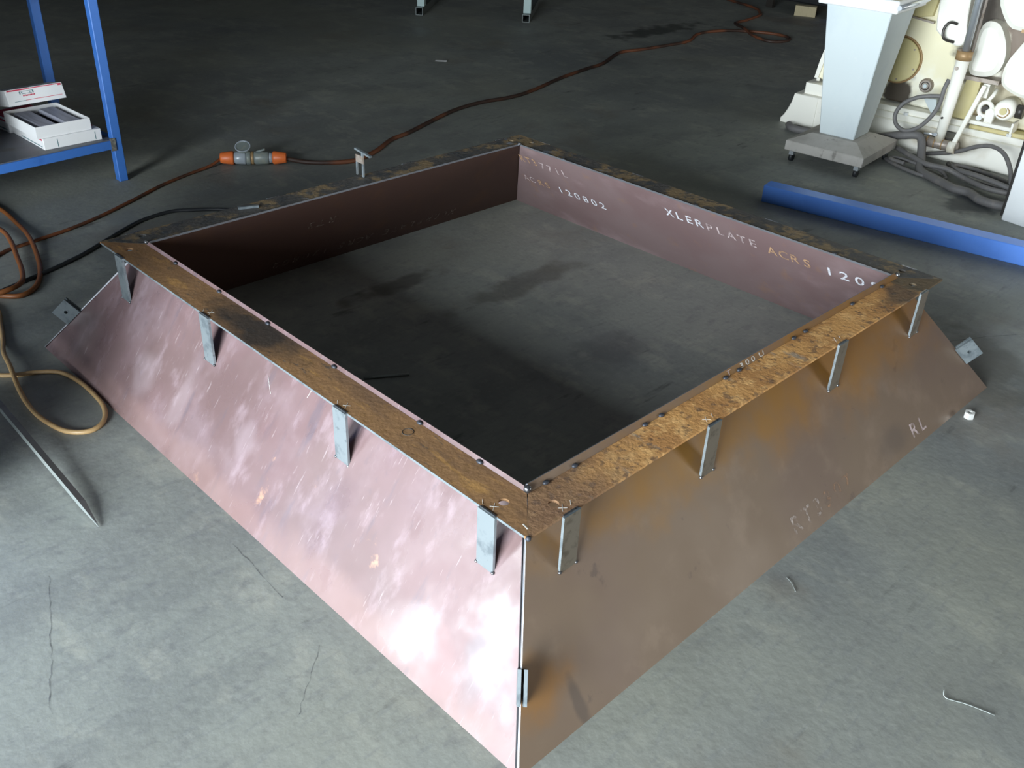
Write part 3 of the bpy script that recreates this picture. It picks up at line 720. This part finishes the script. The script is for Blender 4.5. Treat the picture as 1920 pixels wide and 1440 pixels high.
# ---------------------------------------------------------------- blue workbench at left
tb_ = thing('blue_workbench', (0.5, 3.8, 0), 'blue painted steel workbench with a low grey shelf at the upper left', 'table', rotz=0)
def leg(x, y, name='leg', h=0.92): return MB().box(x-0.021, x+0.021, y-0.021, y+0.021, 0, h).build(name, M['blue_table'], tb_, bevel=0.003)
LEG = (0.905, 3.565)
leg(*LEG); leg(0.857, 4.10); leg(-0.60, 3.44); leg(-0.648, 3.975)
def tbar(a, b, z0, z1, name): return MB().bar((a[0], a[1], (z0+z1)/2), (b[0], b[1], (z0+z1)/2), 0.036, z1-z0).build(name, M['blue_table'], tb_, bevel=0.002)
tbar((0.884, 3.560), (-0.60, 3.44), 0.158, 0.198, 'shelf_rail'); tbar((0.857, 4.08), (-0.648, 3.975), 0.158, 0.198, 'shelf_rail')
tbar((0.903, 3.586), (0.859, 4.08), 0.158, 0.198, 'shelf_rail')
tbar((0.903, 3.57), (-0.60, 3.44), 0.88, 0.92, 'top_rail'); tbar((0.857, 4.10), (-0.648, 3.975), 0.88, 0.92, 'top_rail'); tbar((0.90, 3.58), (0.857, 4.10), 0.88, 0.92, 'top_rail')
MB().hexa([(-0.62, 3.43, 0.198), (0.884, 3.549, 0.198), (0.838, 4.09, 0.198), (-0.66, 3.975, 0.198)], [(-0.62, 3.43, 0.202), (0.884, 3.549, 0.202), (0.838, 4.09, 0.202), (-0.66, 3.975, 0.202)]).build('shelf_sheet', M['shelf'], tb_)
MB().hexa([(-0.66, 3.39, 0.92), (0.945, 3.52, 0.92), (0.895, 4.14, 0.92), (-0.70, 4.0, 0.92)], [(-0.66, 3.39, 0.928), (0.945, 3.52, 0.928), (0.895, 4.14, 0.928), (-0.70, 4.0, 0.928)]).build('table_top', M['shelf'], tb_)
MB().box(0.884-0.012, 0.884+0.010, 3.565-0.026, 3.565-0.018, 0.15, 0.208).build('burnt_joint', M['burn'], tb_)

# boxes of welding rods on the shelf; local frame turned slightly
def carton(name, cx, cy, z, w_, l_, h_, rot, label, stripes=True):
    t = thing(name, (cx, cy, z), label, 'box', 'welding rod boxes on the blue shelf', rot, local=True)
    body = MB().box(-w_/2, w_/2, -l_/2, l_/2, 0, h_).build('carton', M['card'], t, bevel=0.0015)
    if stripes:
        MB().box(-w_/2-0.0006, -w_/2, -l_/2+0.01, l_/2-0.01, h_*0.78, h_*0.93).build('red_band', M['red'], t)
        MB().box(-w_/2-0.0006, -w_/2, -l_/2+0.02, l_/2-0.10, h_*0.18, h_*0.26).build('print_line', M['teal'], t)
        MB().box(-w_/2+0.01, w_/2-0.004, -l_/2+0.06, l_/2-0.02, h_, h_+0.0006).build('red_band', M['red'], t)
        MB().box(-w_/2+0.06, -w_/2+0.063, -l_/2-0.0006, -l_/2, 0.004, h_*0.8).build('print_line', M['teal'], t)
        MB().box(w_/2-0.03, w_/2-0.027, -l_/2-0.0006, -l_/2, 0.006, h_*0.8).build('print_line', M['teal'], t)
    return t
carton('rod_box', 0.715, 3.737, 0.202, 0.262, 0.33, 0.050, 0.03, 'white carton of welding rods lying flat underneath the open carton')
carton('rod_box', 0.655, 4.03-0.02, 0.202, 0.20, 0.20, 0.060, 0.10, 'white carton with a red band behind the open carton')
t = thing('open_rod_box', (0.685, 3.742, 0.2526), 'open white carton of wrapped welding rods with its printed lid tipped back', 'box', 'welding rod boxes on the blue shelf', 0.045, local=True)
w_, l_, h_ = 0.245, 0.325, 0.052; k = 0.003
MB().box(-w_/2, w_/2, -l_/2, l_/2, 0, 0.003).box(-w_/2, -w_/2+k, -l_/2, l_/2, 0.003, h_).box(w_/2-k, w_/2, -l_/2, l_/2, 0.003, h_).box(-w_/2+k, w_/2-k, -l_/2, -l_/2+k, 0.003, h_).box(-w_/2+k, w_/2-k, l_/2-k, l_/2, 0.003, h_).build('tray', M['card'], t)
MB().box(-w_/2+k, w_/2-k, -l_/2+k, l_/2-k, 0.003, 0.020).build('gap_fill', M['black'], t)  # black fill under the packs, makes the dark gaps
for x0 in (-0.088, 0.022):
    MB().box(x0, x0+0.076, -l_/2+0.03, l_/2-0.02, 0.020, 0.043).build('rod_pack', M['rodpack'], t, bevel=0.006)
# lid: shallow tray standing over the rear end, tipped back
lz = h_ + 0.010; y1 = l_/2 - 0.03
lf = MB(); y0 = 0.05
fp = [Vector((-w_/2-0.004, y0, lz+0.035)), Vector((w_/2+0.004, y0, lz+0.035)), Vector((w_/2+0.004, y0+0.025, lz+0.098)), Vector((-w_/2-0.004, y0+0.025, lz+0.098))]
back = [p + Vector((0, 0.115, -0.022)) for p in fp]
def slab(a, b, c, d, th):
    n = (Vector(b)-Vector(a)).cross(Vector(d)-Vector(a)).normalized()*th
    return [a, b, c, d], [Vector(a)+n, Vector(b)+n, Vector(c)+n, Vector(d)+n]
for q in ((fp[0], fp[1], fp[2], fp[3]), (fp[3], fp[2], back[2], back[3]), (fp[1], back[1], back[2], fp[2]), (back[0], fp[0], fp[3], back[3])):
    A_, B_ = slab(*q, 0.002); lf.hexa(A_, B_)
lid = lf.build('lid', M['card'], t)
# printing on the lid face
def lidpt(u, v, l=0.0032):
    p = fp[0].lerp(fp[1], u).lerp(fp[3].lerp(fp[2], u), v); n = Vector((0, -1, 0.38)).normalized(); return p + n*l
def patch(u0, u1, v0, v1, m, name, v0b=None, v1b=None):
    v0b = v0 if v0b is None else v0b; v1b = v1 if v1b is None else v1b
    return MB().add([lidpt(u0, v0), lidpt(u1, v0b), lidpt(u1, v1b), lidpt(u0, v1)], [(0, 1, 2, 3)]).build(name, m, lid)
patch(0.02, 0.34, 0.91, 0.99, M['red'], 'red_band'); patch(0.34, 0.98, 0.94, 0.99, M['red'], 'red_band'); patch(0.92, 0.98, 0.86, 0.94, M['red'], 'red_band')
patch(0.10, 0.30, 0.22, 0.25, M['teal'], 'print_line'); patch(0.30, 0.95, 0.24, 0.27, M['red'], 'print_line')
for u0, u1, v0, v1 in ((0.22, 0.47, 0.82, 0.84), (0.22, 0.24, 0.66, 0.82), (0.45, 0.47, 0.66, 0.82), (0.26, 0.44, 0.66, 0.69), (0.255, 0.275, 0.72, 0.79), (0.40, 0.42, 0.72, 0.79)): patch(u0, u1, v0, v1, M['teal'], 'logo_frame')
for i in range(9): patch(0.27+i*0.024, 0.285+i*0.024, 0.50, 0.60, M['red'], 'red_print')

# ---------------------------------------------------------------- pedestal on castors
ped = thing('pedestal_stand', (3.982, 1.556, 0), 'pale grey tapered pedestal stand on a heavy castored base', 'stand', rotz=math.atan2(-0.426, 0.045), local=True)
# local x = to the right (towards -y), local y = away from the camera
hx, hy = 0.215, 0.235
MB().hexa([(-hx, -hy, 0.062), (hx, -hy, 0.062), (hx, hy, 0.062), (-hx, hy, 0.062)], [(-hx, -hy, 0.112), (hx, -hy, 0.112), (hx, hy, 0.112), (-hx, hy, 0.112)])\
    .hexa([(-hx, -hy, 0.112), (hx, -hy, 0.112), (hx, hy, 0.112), (-hx, hy, 0.112)], [(-0.125, -0.125, 0.150), (0.125, -0.125, 0.150), (0.125, 0.125, 0.150), (-0.125, 0.125, 0.150)]).build('base', M['ped_base'], ped, bevel=0.003)
MB().hexa([(-0.095, -0.10, 0.150), (0.095, -0.10, 0.150), (0.095, 0.10, 0.150), (-0.095, 0.10, 0.150)], [(-0.165, -0.165, 0.80), (0.165, -0.165, 0.80), (0.165, 0.165, 0.80), (-0.165, 0.165, 0.80)]).build('column', M['ped'], ped, bevel=0.004)
MB().box(-0.20, 0.20, -0.20, 0.20, 0.80, 0.86).build('top_tray', M['white'], ped, bevel=0.005)
MB().tube([(0.205, -0.2, 0.83), (0.215, 0.0, 0.83), (0.205, 0.2, 0.83)], 0.012, 8).build('side_rail', M['chrome'], ped)
for sx in (-1, 1):
    for sy in (-1, 1):
        cx, cy = sx*(hx-0.035), sy*(hy-0.035)
        c = MB().box(cx-0.012, cx+0.012, cy-0.016, cy+0.016, 0.036, 0.062).build('castor', M['chrome'], ped)
        MB().tube([(cx-0.009, cy, 0.022), (cx+0.009, cy, 0.022)], 0.022, 14).build('wheel', M['black'], c)

# ---------------------------------------------------------------- the big cream machine (local: x right, y away, z up)
mc = thing('metalworking_machine', (4.38, 2.17, 0), 'large cream painted hydraulic metalworking machine with oily stains at the right', 'machine', rotz=math.atan2(-0.9945, 0.105), local=True)
def soft(poly, k=2):
    for _ in range(k):
        q = []
        for i in range(len(poly)):
            a, b = poly[i], poly[(i+1) % len(poly)]
            q += [(a[0]*.75+b[0]*.25, a[1]*.75+b[1]*.25), (a[0]*.25+b[0]*.75, a[1]*.25+b[1]*.75)]
        poly = q
    return poly
def P(name, poly, y0, y1, m, parent=mc, bev=0.0):
    if name in ('swing_casting', 'guard_plate', 'upper_casting', 'press_arm', 'body', 'foot'): poly = soft(poly, 1 if name == 'body' else (0 if name == 'foot' else 2))
    return MB().prism(poly, y0, y1, bev).build(name, m, parent)
# flared left foot
fl = [(0.0, 0.0), (0.30, 0.0), (0.30, 0.18), (0.062, 0.18), (0.052, 0.13), (0.036, 0.085), (0.016, 0.045), (0.0, 0.025)]
P('foot', fl, 0.0, 0.55, M['cream'], bev=0.004)
MB().box(0.205, 0.212, -0.004, 0.0, 0.01, 0.175).build('foot_rib', M['cream'], mc)
P('foot_block', [(0.10, 0.18), (0.32, 0.18), (0.32, 0.245), (0.10, 0.245)], 0.045, 0.5, M['cream'], bev=0.004)
# body casting
body = [(0.125, 0.245), (0.70, 0.22), (2.3, 0.20), (2.3, 1.5), (0.45, 1.5), (0.27, 0.9), (0.215, 0.56), (0.165, 0.48), (0.14, 0.36)]
P('body', body, 0.10, 0.75, M['cream_body'], bev=0.008)
MB().tube([(0.15, 0.095, 0.255), (0.15, 0.095, 0.275)], 0.012, 8).build('foot_bolt', M['cream'], mc)
P('left_edge_rib', [(0.128, 0.27), (0.15, 0.27), (0.165, 0.36), (0.185, 0.46), (0.165, 0.48), (0.14, 0.36)], 0.085, 0.11, M['cream'])
# base skirt, slightly flared, and the ledges above it
sk = MB().hexa([(0.30, -0.03, 0), (2.3, -0.03, 0), (2.3, 0.5, 0), (0.30, 0.5, 0)], [(0.32, 0.0, 0.15), (2.3, 0.0, 0.15), (2.3, 0.5, 0.15), (0.32, 0.5, 0.15)]).build('base_skirt', M['cream'], mc, bevel=0.006)
MB().box(0.30, 2.3, 0.012, 0.4, 0.15, 0.185).build('ledge', M['cream'], mc, bevel=0.003)
MB().box(0.30, 1.04, 0.03, 0.35, 0.185, 0.215).build('ledge', M['cream'], mc, bevel=0.003)
MB().box(1.06, 2.3, 0.03, 0.35, 0.185, 0.205).build('ledge', M['cream_y'], mc, bevel=0.003)
for u in (0.72, 1.27, 1.60): MB().tube([(u, 0.02, 0.185), (u, 0.02, 0.20)], 0.014, 6, smooth=False).build('bolt', M['white'], mc)
# round cover with a groove ring
cv = P('round_cover', ngon(0.585, 0.452, 0.118, 0.118, 32), 0.078, 0.10, M['cream_y'], bev=0.004)
MB().tube([(0.585+0.124*math.cos(2*PI*i/36), 0.097, 0.452+0.124*math.sin(2*PI*i/36)) for i in range(36)], 0.006, 6, closed=True).build('cover_groove', M['collar'], mc)
for a in (40, 100, 160, 220, 280, 340):
    MB().tube([(0.585+0.103*math.cos(math.radians(a)), 0.080, 0.452+0.103*math.sin(math.radians(a))), (0.585+0.103*math.cos(math.radians(a)), 0.074, 0.452+0.103*math.sin(math.radians(a)))], 0.005, 8).build('cover_screw', M['pin'], cv)
# knob
kb = MB().tube([(0.769, 0.10, 0.345), (0.769, 0.082, 0.345), (0.769, 0.070, 0.345)], [0.038, 0.038, 0.030], 20).build('knob', M['pin'], mc)
MB().tube([(0.769, 0.071, 0.345), (0.769, 0.062, 0.345)], [0.014, 0.010], 12).build('knob_centre', M['ped'], kb)
MB().tube([(0.769+0.021*math.cos(2*PI*i/20), 0.070, 0.345+0.021*math.sin(2*PI*i/20)) for i in range(20)], 0.003, 6, closed=True).build('knob_ring', M['dark_oil'], kb)
# upper cover panel with dark lip, white slanting arm, hook handle
P('upper_panel', [(0.50, 0.66), (0.715, 0.70), (0.78, 1.2), (0.45, 1.2)], 0.07, 0.10, M['cream_y'], bev=0.004)
MB().bar((0.585, 0.062, 0.690), (0.735, 0.062, 0.672), 0.02, 0.010).build('panel_lip', M['pin'], mc)
P('press_arm', [(0.742, 0.66), (0.80, 0.61), (0.90, 0.57), (0.93, 0.62), (0.90, 0.72), (0.86, 1.3), (0.73, 1.3)], 0.03, 0.12, M['cream'], bev=0.006)
cr = MB().tube(smooth_path([(0.865, 0.02, 0.69), (0.83, 0.0, 0.695), (0.812, -0.01, 0.66), (0.825, -0.01, 0.615), (0.87, 0.02, 0.60)], 5), 0.007, 8).build('grab_handle', M['dark_oil'], mc)
# rounded swing casting behind the rod, and the big shapes at the right
tear = [(1.00, 0.73), (1.065, 0.73), (1.10, 0.69), (1.135, 0.62), (1.145, 0.55), (1.13, 0.49), (1.09, 0.462), (1.03, 0.455), (0.985, 0.462), (0.975, 0.55), (0.98, 0.66)]
P('swing_casting', tear, -0.01, 0.10, M['cream'], bev=0.022)
P('guard_plate', [(1.17, 0.42), (1.30, 0.38), (1.7, 0.38), (1.7, 0.80), (1.24, 0.72), (1.20, 0.64), (1.155, 0.55), (1.15, 0.47)], 0.0, 0.10, M['cream'], bev=0.014)
P('upper_casting', [(1.10, 0.74), (1.17, 0.70), (1.7, 0.76), (1.7, 1.3), (1.02, 1.3), (1.03, 0.86)], -0.04, 0.10, M['cream'], bev=0.018)
MB().box(1.19, 1.24, -0.03, 0.0, 0.705, 0.735).build('rust_lug', M['collar'], mc)
P('lower_plate', [(0.955, 0.22), (1.05, 0.22), (1.055, 0.43), (0.98, 0.43)], 0.04, 0.11, M['cream_y'], bev=0.004)
MB().box(0.97, 1.15, 0.0, 0.10, 0.432, 0.452).build('cross_rail', M['pin'], mc)
MB().box(1.085, 1.115, -0.01, 0.10, 0.36, 0.43).build('lug_plate', M['cream'], mc)
# hydraulic cylinder, rod, pivot pin, lever
D = -0.15
MB().tube([(0.975, D, 0.13), (0.978, D, 0.30), (0.985, D, 0.56)], [0.024, 0.029, 0.033], 18).build('cylinder_barrel', M['cream'], mc)
MB().tube([(0.985, D, 0.555), (0.985, D, 0.60)], 0.040, 18).build('cylinder_collar', M['collar'], mc)
MB().tube([(0.985, D, 0.60), (0.980, D, 1.25)], 0.019, 16).build('piston_rod', M['chrome'], mc)
MB().tube([(1.018, D+0.01, 0.60), (1.012, D+0.01, 1.25)], 0.006, 8).build('guide_rod', M['pin'], mc)
pv = MB().tube([(0.885, D, 0.118), (1.075, D, 0.118)], 0.027, 16).build('pivot_pin', M['pin'], mc)
for u in (0.915, 0.955, 0.995): MB().tube([(u, D, 0.118), (u+0.006, D, 0.118)], 0.029, 16).build('pin_groove', M['collar'], pv)
MB().tube([(1.045, D-0.03, 0.13), (1.045, D-0.005, 0.13)], 0.010, 8).build('grease_nipple', M['chrome'], pv)
MB().bar((1.052, D-0.02, 0.115), (1.098, -0.04, 0.425), 0.022, 0.030, (0, 1, 0)).build('lever', M['cream'], mc, bevel=0.003)
MB().tube([(1.035, D-0.02, 0.118), (1.072, D-0.02, 0.118)], 0.031, 16).build('lever_boss', M['cream'], mc)
MB().box(0.93, 1.03, D+0.03, 0.05, 0.085, 0.15).build('pivot_bracket', M['dark_oil'], mc)
MB().tube([(0.958, D-0.026, 0.17), (0.958, D-0.040, 0.17)], 0.010, 8).build('hose_fitting', M['chrome'], mc)
MB().tube([(0.958, D-0.034, 0.17), (0.90, D-0.034, 0.165)], 0.006, 8).build('hose_fitting', M['chrome'], mc)
MB().tube([(0.975, D-0.026, 0.515), (0.975, D-0.040, 0.515)], 0.009, 8).build('port_plug', M['pin'], mc)
MB().tube([(0.968, D-0.024, 0.26), (0.968, D-0.036, 0.26)], 0.006, 8).build('port_plug', M['dark_oil'], mc)
# hydraulic hose looping beside the cylinder
hz = smooth_path([(0.945, D-0.01, 0.45), (0.940, D-0.03, 0.40), (0.937, D-0.03, 0.33), (0.915, D-0.035, 0.26), (0.865, D-0.04, 0.19), (0.80, D-0.04, 0.158), (0.745, D-0.03, 0.175), (0.722, D-0.02, 0.225), (0.745, D-0.01, 0.285), (0.80, D, 0.325), (0.86, D+0.01, 0.345), (0.925, D+0.02, 0.355)], 6)
MB().tube(hz, 0.011, 10).build('hydraulic_hose', M['hose'], mc)
# valve and motor cluster on a shelf bracket
MB().box(1.05, 1.29, -0.07, 0.05, 0.232, 0.252).build('motor_shelf', M['cream'], mc, bevel=0.003)
MB().box(1.285, 1.295, -0.07, 0.03, 0.22, 0.275).build('shelf_lip', M['cream'], mc)
va = MB().tube([(1.135+0.032*math.cos(2*PI*i/20), -0.05, 0.315+0.036*math.sin(2*PI*i/20)) for i in range(20)], 0.012, 8, closed=True).build('valve_body', M['cream'], mc)
MB().tube([(1.135, -0.02, 0.315), (1.135, -0.055, 0.315)], 0.018, 12).build('valve_core', M['dark_oil'], va)
MB().tube([(1.118, -0.07, 0.27), (1.118, -0.03, 0.27)], 0.014, 10).build('valve_port', M['white'], va)
P('valve_bracket', [(1.145, 0.252), (1.185, 0.252), (1.19, 0.31), (1.165, 0.335), (1.14, 0.31)], -0.065, -0.03, M['cream'], bev=0.004)
mo = MB().tube([(1.225, 0.08, 0.325), (1.225, -0.04, 0.325), (1.225, -0.06, 0.325)], [0.052, 0.052, 0.042], 22).build('motor', M['cream'], mc)
MB().tube([(1.225, -0.06, 0.325), (1.225, -0.07, 0.325)], 0.018, 12).build('motor_hub', M['cream_y'], mo)
MB().tube(smooth_path([(1.20, -0.064, 0.30), (1.235, -0.066, 0.295), (1.255, -0.064, 0.325), (1.24, -0.064, 0.345)], 4), 0.003, 6).build('motor_seam', M['collar'], mo)
MB().tube([(1.275, 0.0, 0.325), (1.31, 0.0, 0.325)], 0.035, 14).build('motor_end', M['dark_oil'], mo)
MB().tube([(1.13, -0.04, 0.35), (1.15, -0.04, 0.385), (1.15, 0.0, 0.41)], 0.010, 8).build('valve_pipe', M['cream'], mc)
P('wedge_block', [(0.80, 0.30), (0.87, 0.305), (0.885, 0.235), (0.86, 0.225)], -0.01, 0.05, M['ped'], bev=0.003)

# second white cabinet at the right edge
wb = thing('white_cabinet', (4.05, 0.2, 0), 'plain white steel cabinet cut off by the right edge of the picture', 'cabinet')
MB().hexa([(3.80, 0.60, 0.0), (3.70, -0.10, 0.0), (4.20, -0.17, 0.0), (4.28, 0.53, 0.0)], [(3.80, 0.60, 0.85), (3.70, -0.10, 0.85), (4.20, -0.17, 0.85), (4.28, 0.53, 0.85)]).build('cabinet_body', M['white'], wb, bevel=0.003)
MB().hexa([(3.795, 0.602, 0.02), (3.797, 0.610, 0.02), (4.27, 0.542, 0.02), (4.27, 0.532, 0.02)], [(3.795, 0.602, 0.84), (3.797, 0.610, 0.84), (4.27, 0.542, 0.84), (4.27, 0.532, 0.84)]).build('dark_side_strip', M['dark_oil'], wb)  # thin dark strip along the cabinet's left side

# grey hoses heaped on the floor in front of the machine
HS = [
 ([(4.30, 2.06, 0.02), (4.25, 2.00, 0.02), (4.27, 1.90, 0.02), (4.31, 1.78, 0.02), (4.33, 1.62, 0.04), (4.30, 1.45, 0.10), (4.28, 1.36, 0.13), (4.29, 1.27, 0.14), (4.22, 1.21, 0.06), (4.13, 1.16, 0.02), (4.06, 1.06, 0.02), (4.02, 0.98, 0.02), (3.99, 0.92, 0.02), (3.99, 0.84, 0.02), (3.93, 0.76, 0.02), (3.93, 0.66, 0.02), (4.0, 0.62, 0.02)], 0.022, 'thick grey hose lowest in the heap before the machine'),
 ([(4.36, 1.66, 0.018), (4.31, 1.42, 0.05), (4.22, 1.28, 0.055), (4.16, 1.15, 0.05), (4.17, 1.05, 0.05), (4.17, 0.95, 0.03), (4.10, 0.80, 0.03), (4.12, 0.68, 0.03)], 0.014, 'grey hose running straight over the middle of the heap'),
 ([(4.20, 1.40, 0.012), (4.15, 1.33, 0.012), (4.10, 1.22, 0.012), (4.08, 1.12, 0.012), (4.12, 1.02, 0.012), (4.22, 1.10, 0.02), (4.22, 1.22, 0.02), (4.20, 1.32, 0.03), (4.14, 1.34, 0.035), (4.12, 1.25, 0.035)], 0.010, 'thin dark hose looping at the left of the heap'),
 ([(4.40, 1.30, 0.02), (4.36, 1.15, 0.07), (4.33, 1.06, 0.11), (4.32, 0.98, 0.155), (4.30, 0.90, 0.18), (4.26, 0.82, 0.17), (4.20, 0.75, 0.12), (4.14, 0.70, 0.05), (4.12, 0.66, 0.02)], 0.011, 'grey hose arching up against the cream machine base'),
 ([(4.38, 1.12, 0.015), (4.26, 1.02, 0.015), (4.20, 0.94, 0.015), (4.19, 0.84, 0.015), (4.21, 0.74, 0.015), (4.28, 0.72, 0.015), (4.33, 0.82, 0.02), (4.34, 0.95, 0.03), (4.30, 1.05, 0.04), (4.22, 1.02, 0.045), (4.16, 0.90, 0.06), (4.13, 0.78, 0.06), (4.12, 0.68, 0.05)], 0.013, 'coiled grey hose at the right of the heap beside the white cabinet'),
]
for pts, r, lb in HS:
    o = MB().tube(smooth_path(pts, 6), r, 8).build('rubber_hose', M['hose']); tag(o, lb, 'hose', 'hoses on the floor before the machine')

# ---------------------------------------------------------------- far background
tr = thing('steel_trestle', (4.93, 5.55, 0), 'pale trestle whose two open-ended box tube feet stand on the far floor', 'trestle')
def hollow(mb, a, b, s, th=0.005):
    a = Vector(a); b = Vector(b); d = (b-a).normalized(); sd = d.cross(Vector((0, 0, 1))).normalized(); u = Vector((0, 0, 1))
    def r(p, h): return [p - sd*h - u*h, p + sd*h - u*h, p + sd*h + u*h, p - sd*h + u*h]
    vs = r(a, s/2) + r(b, s/2) + r(a, s/2-th) + r(b, s/2-th); fs = []
    for i in range(4):
        j = (i+1) % 4; fs += [(i, j, 4+j, 4+i), (8+i, 12+i, 12+j, 8+j), (i, 8+i, 8+j, j), (4+i, 4+j, 12+j, 12+i)]
    return mb.add(vs, fs)
fdir = Vector((0.78, 0.62, 0)).normalized()
for fx, fy in ((4.628, 5.872), (5.190, 5.150)):
    a = Vector((fx, fy, 0.032)); b = a + fdir*0.75
    hollow(MB(), a, b, 0.062).build('foot_tube', M['trestle_d'], tr)
    for k in (0.10,):
        q = a + fdir*k
        MB().bar((q.x, q.y, 0.063), (q.x, q.y, 0.85), 0.062, 0.062, (fdir.x, fdir.y, 0)).build('leg', M['trestle'], tr)
q0 = Vector((4.628, 5.872, 0.88)) + fdir*0.10; q1 = Vector((5.190, 5.150, 0.88)) + fdir*0.10; dd = (q1-q0).normalized()
MB().bar(q0 - dd*0.3, q1 + dd*0.3, 0.06, 0.06).build('top_beam', M['trestle'], tr)

cr = thing('parts_crate', (8.0, 4.1, 0), 'dark crate of oily parts far back beside the pedestal stand', 'crate')
MB().box(7.72, 8.5, 3.75, 4.35, 0.09, 0.42).build('crate_body', M['black'], cr, bevel=0.01)
MB().box(7.72, 7.76, 4.35, 4.42, 0.0, 0.34).build('steel_post', M['dark_oil'], cr)
MB().box(8.3, 8.4, 3.8, 4.3, 0.0, 0.09).build('skid', M['wood'], cr)
MB().sphere((7.70, 4.06, 0.16), 0.03, 8, 6).build('round_fitting', M['rod'], cr)
tag(MB().bar((7.60, 4.03, 0.045), (7.68, 3.86, 0.045), 0.09, 0.088).build('timber_block', M['wood']), 'pale timber block on the floor under the dark crate', 'block')
tag(MB().prism([(7.66, 0.0), (7.86, 0.0), (7.82, 0.24), (7.70, 0.24)], 3.64, 3.73, 0.01).build('plastic_jug', M['bluebox']), 'small blue plastic jug beside the dark crate far back', 'jug')

# wheeled cabinet added out of view so its shadow falls over the hood's left corner
wm = thing('corner_shade_cabinet', (-0.74, 1.82, 0), 'unseen blue cabinet on small wheels, added to shade the left corner of the hood', 'shade blocker')
MB().box(-0.98, -0.50, 1.50, 2.14, 0.09, 0.85).build('cabinet', M['blue_table'], wm, bevel=0.01)
MB().tube([(-0.90, 1.56, 0.85), (-0.90, 1.56, 0.93), (-0.90, 2.08, 0.93), (-0.90, 2.08, 0.85)], 0.012, 8).build('handle', M['black'], wm)
for x in (-0.92, -0.56):
    for y in (1.56, 2.08):
        MB().tube([(x, y-0.015, 0.045), (x, y+0.015, 0.045)], 0.045, 14).build('wheel', M['black'], wm)
        MB().box(x-0.01, x+0.01, y-0.02, y-0.016, 0.045, 0.10).build('wheel_fork', M['trestle_d'], wm)

# tall cabinet left of the workbench, added out of view to keep daylight off the far left floor
tc_ = thing('floor_shade_cabinet', (-1.35, 3.3, 0), 'tall dark steel cabinet left of the blue workbench, added unseen to shade the far left floor', 'cabinet')
MB().box(-1.65, -1.05, 2.75, 4.05, 0.06, 1.95).build('cabinet_body', M['wall'], tc_, bevel=0.006)
MB().box(-1.62, -1.08, 2.80, 4.0, 0.0, 0.06).build('plinth', M['black'], tc_)
for y0, y1 in ((2.77, 3.39), (3.41, 4.03)):
    d_ = MB().box(-1.05, -1.032, y0, y1, 0.09, 1.92).build('door', M['blue_table'], tc_)
    MB().box(-1.032, -1.015, (y1-0.06 if y0 < 3 else y0+0.04), (y1-0.04 if y0 < 3 else y0+0.06), 0.95, 1.10).build('handle', M['chrome'], d_)

sb = thing('shade_crate', (-0.15, 3.72, 0.202), 'closed grey steel crate on the blue workbench shelf, added unseen to shade the floor behind', 'crate')  # unseen crate added to shade the floor behind the bench
MB().hexa([(-0.50, 3.46, 0.202), (0.22, 3.52, 0.202), (0.185, 3.95, 0.202), (-0.53, 3.89, 0.202)], [(-0.50, 3.46, 0.80), (0.22, 3.52, 0.80), (0.185, 3.95, 0.80), (-0.53, 3.89, 0.80)]).build('crate_body', M['shelf'], sb, bevel=0.004)
MB().hexa([(-0.51, 3.45, 0.80), (0.23, 3.51, 0.80), (0.195, 3.96, 0.80), (-0.54, 3.90, 0.80)], [(-0.51, 3.45, 0.83), (0.23, 3.51, 0.83), (0.195, 3.96, 0.83), (-0.54, 3.90, 0.83)]).build('lid', M['shelf'], sb, bevel=0.004)

# hairline cracks and a scored line in the slab
FLOOR = bpy.data.objects['floor']
def crack(pts, w0, name='floor_crack'):
    P_ = smooth_path([(p[0], p[1], 0.0006) for p in pts], 6); vs = []; fs = []
    for i, p in enumerate(P_):
        d = (P_[min(i+1, len(P_)-1)] - P_[max(i-1, 0)]).normalized(); n_ = Vector((-d.y, d.x, 0))
        j = random.uniform(-0.0025, 0.0025); ww = w0*random.uniform(0.4, 1.0)
        vs += [p + n_*(j-ww), p + n_*(j+ww)]
    for i in range(len(P_)-1): fs.append((2*i, 2*i+1, 2*i+3, 2*i+2))
    MB().add(vs, fs).build(name, M['crack'], FLOOR)
crack([(-0.427, 1.138), (-0.46, 1.05), (-0.50, 0.954), (-0.528, 0.876), (-0.561, 0.81), (-0.585, 0.741)], 0.0014)
crack([(-0.053, 0.955), (-0.055, 0.866), (-0.063, 0.714)], 0.0012)
crack([(-0.085, 0.534), (-0.173, 0.455), (-0.224, 0.408)], 0.0008)
crack([(2.05, 0.55), (2.3, 0.3), (2.6, 0.12), (3.0, -0.15)], 0.0016)
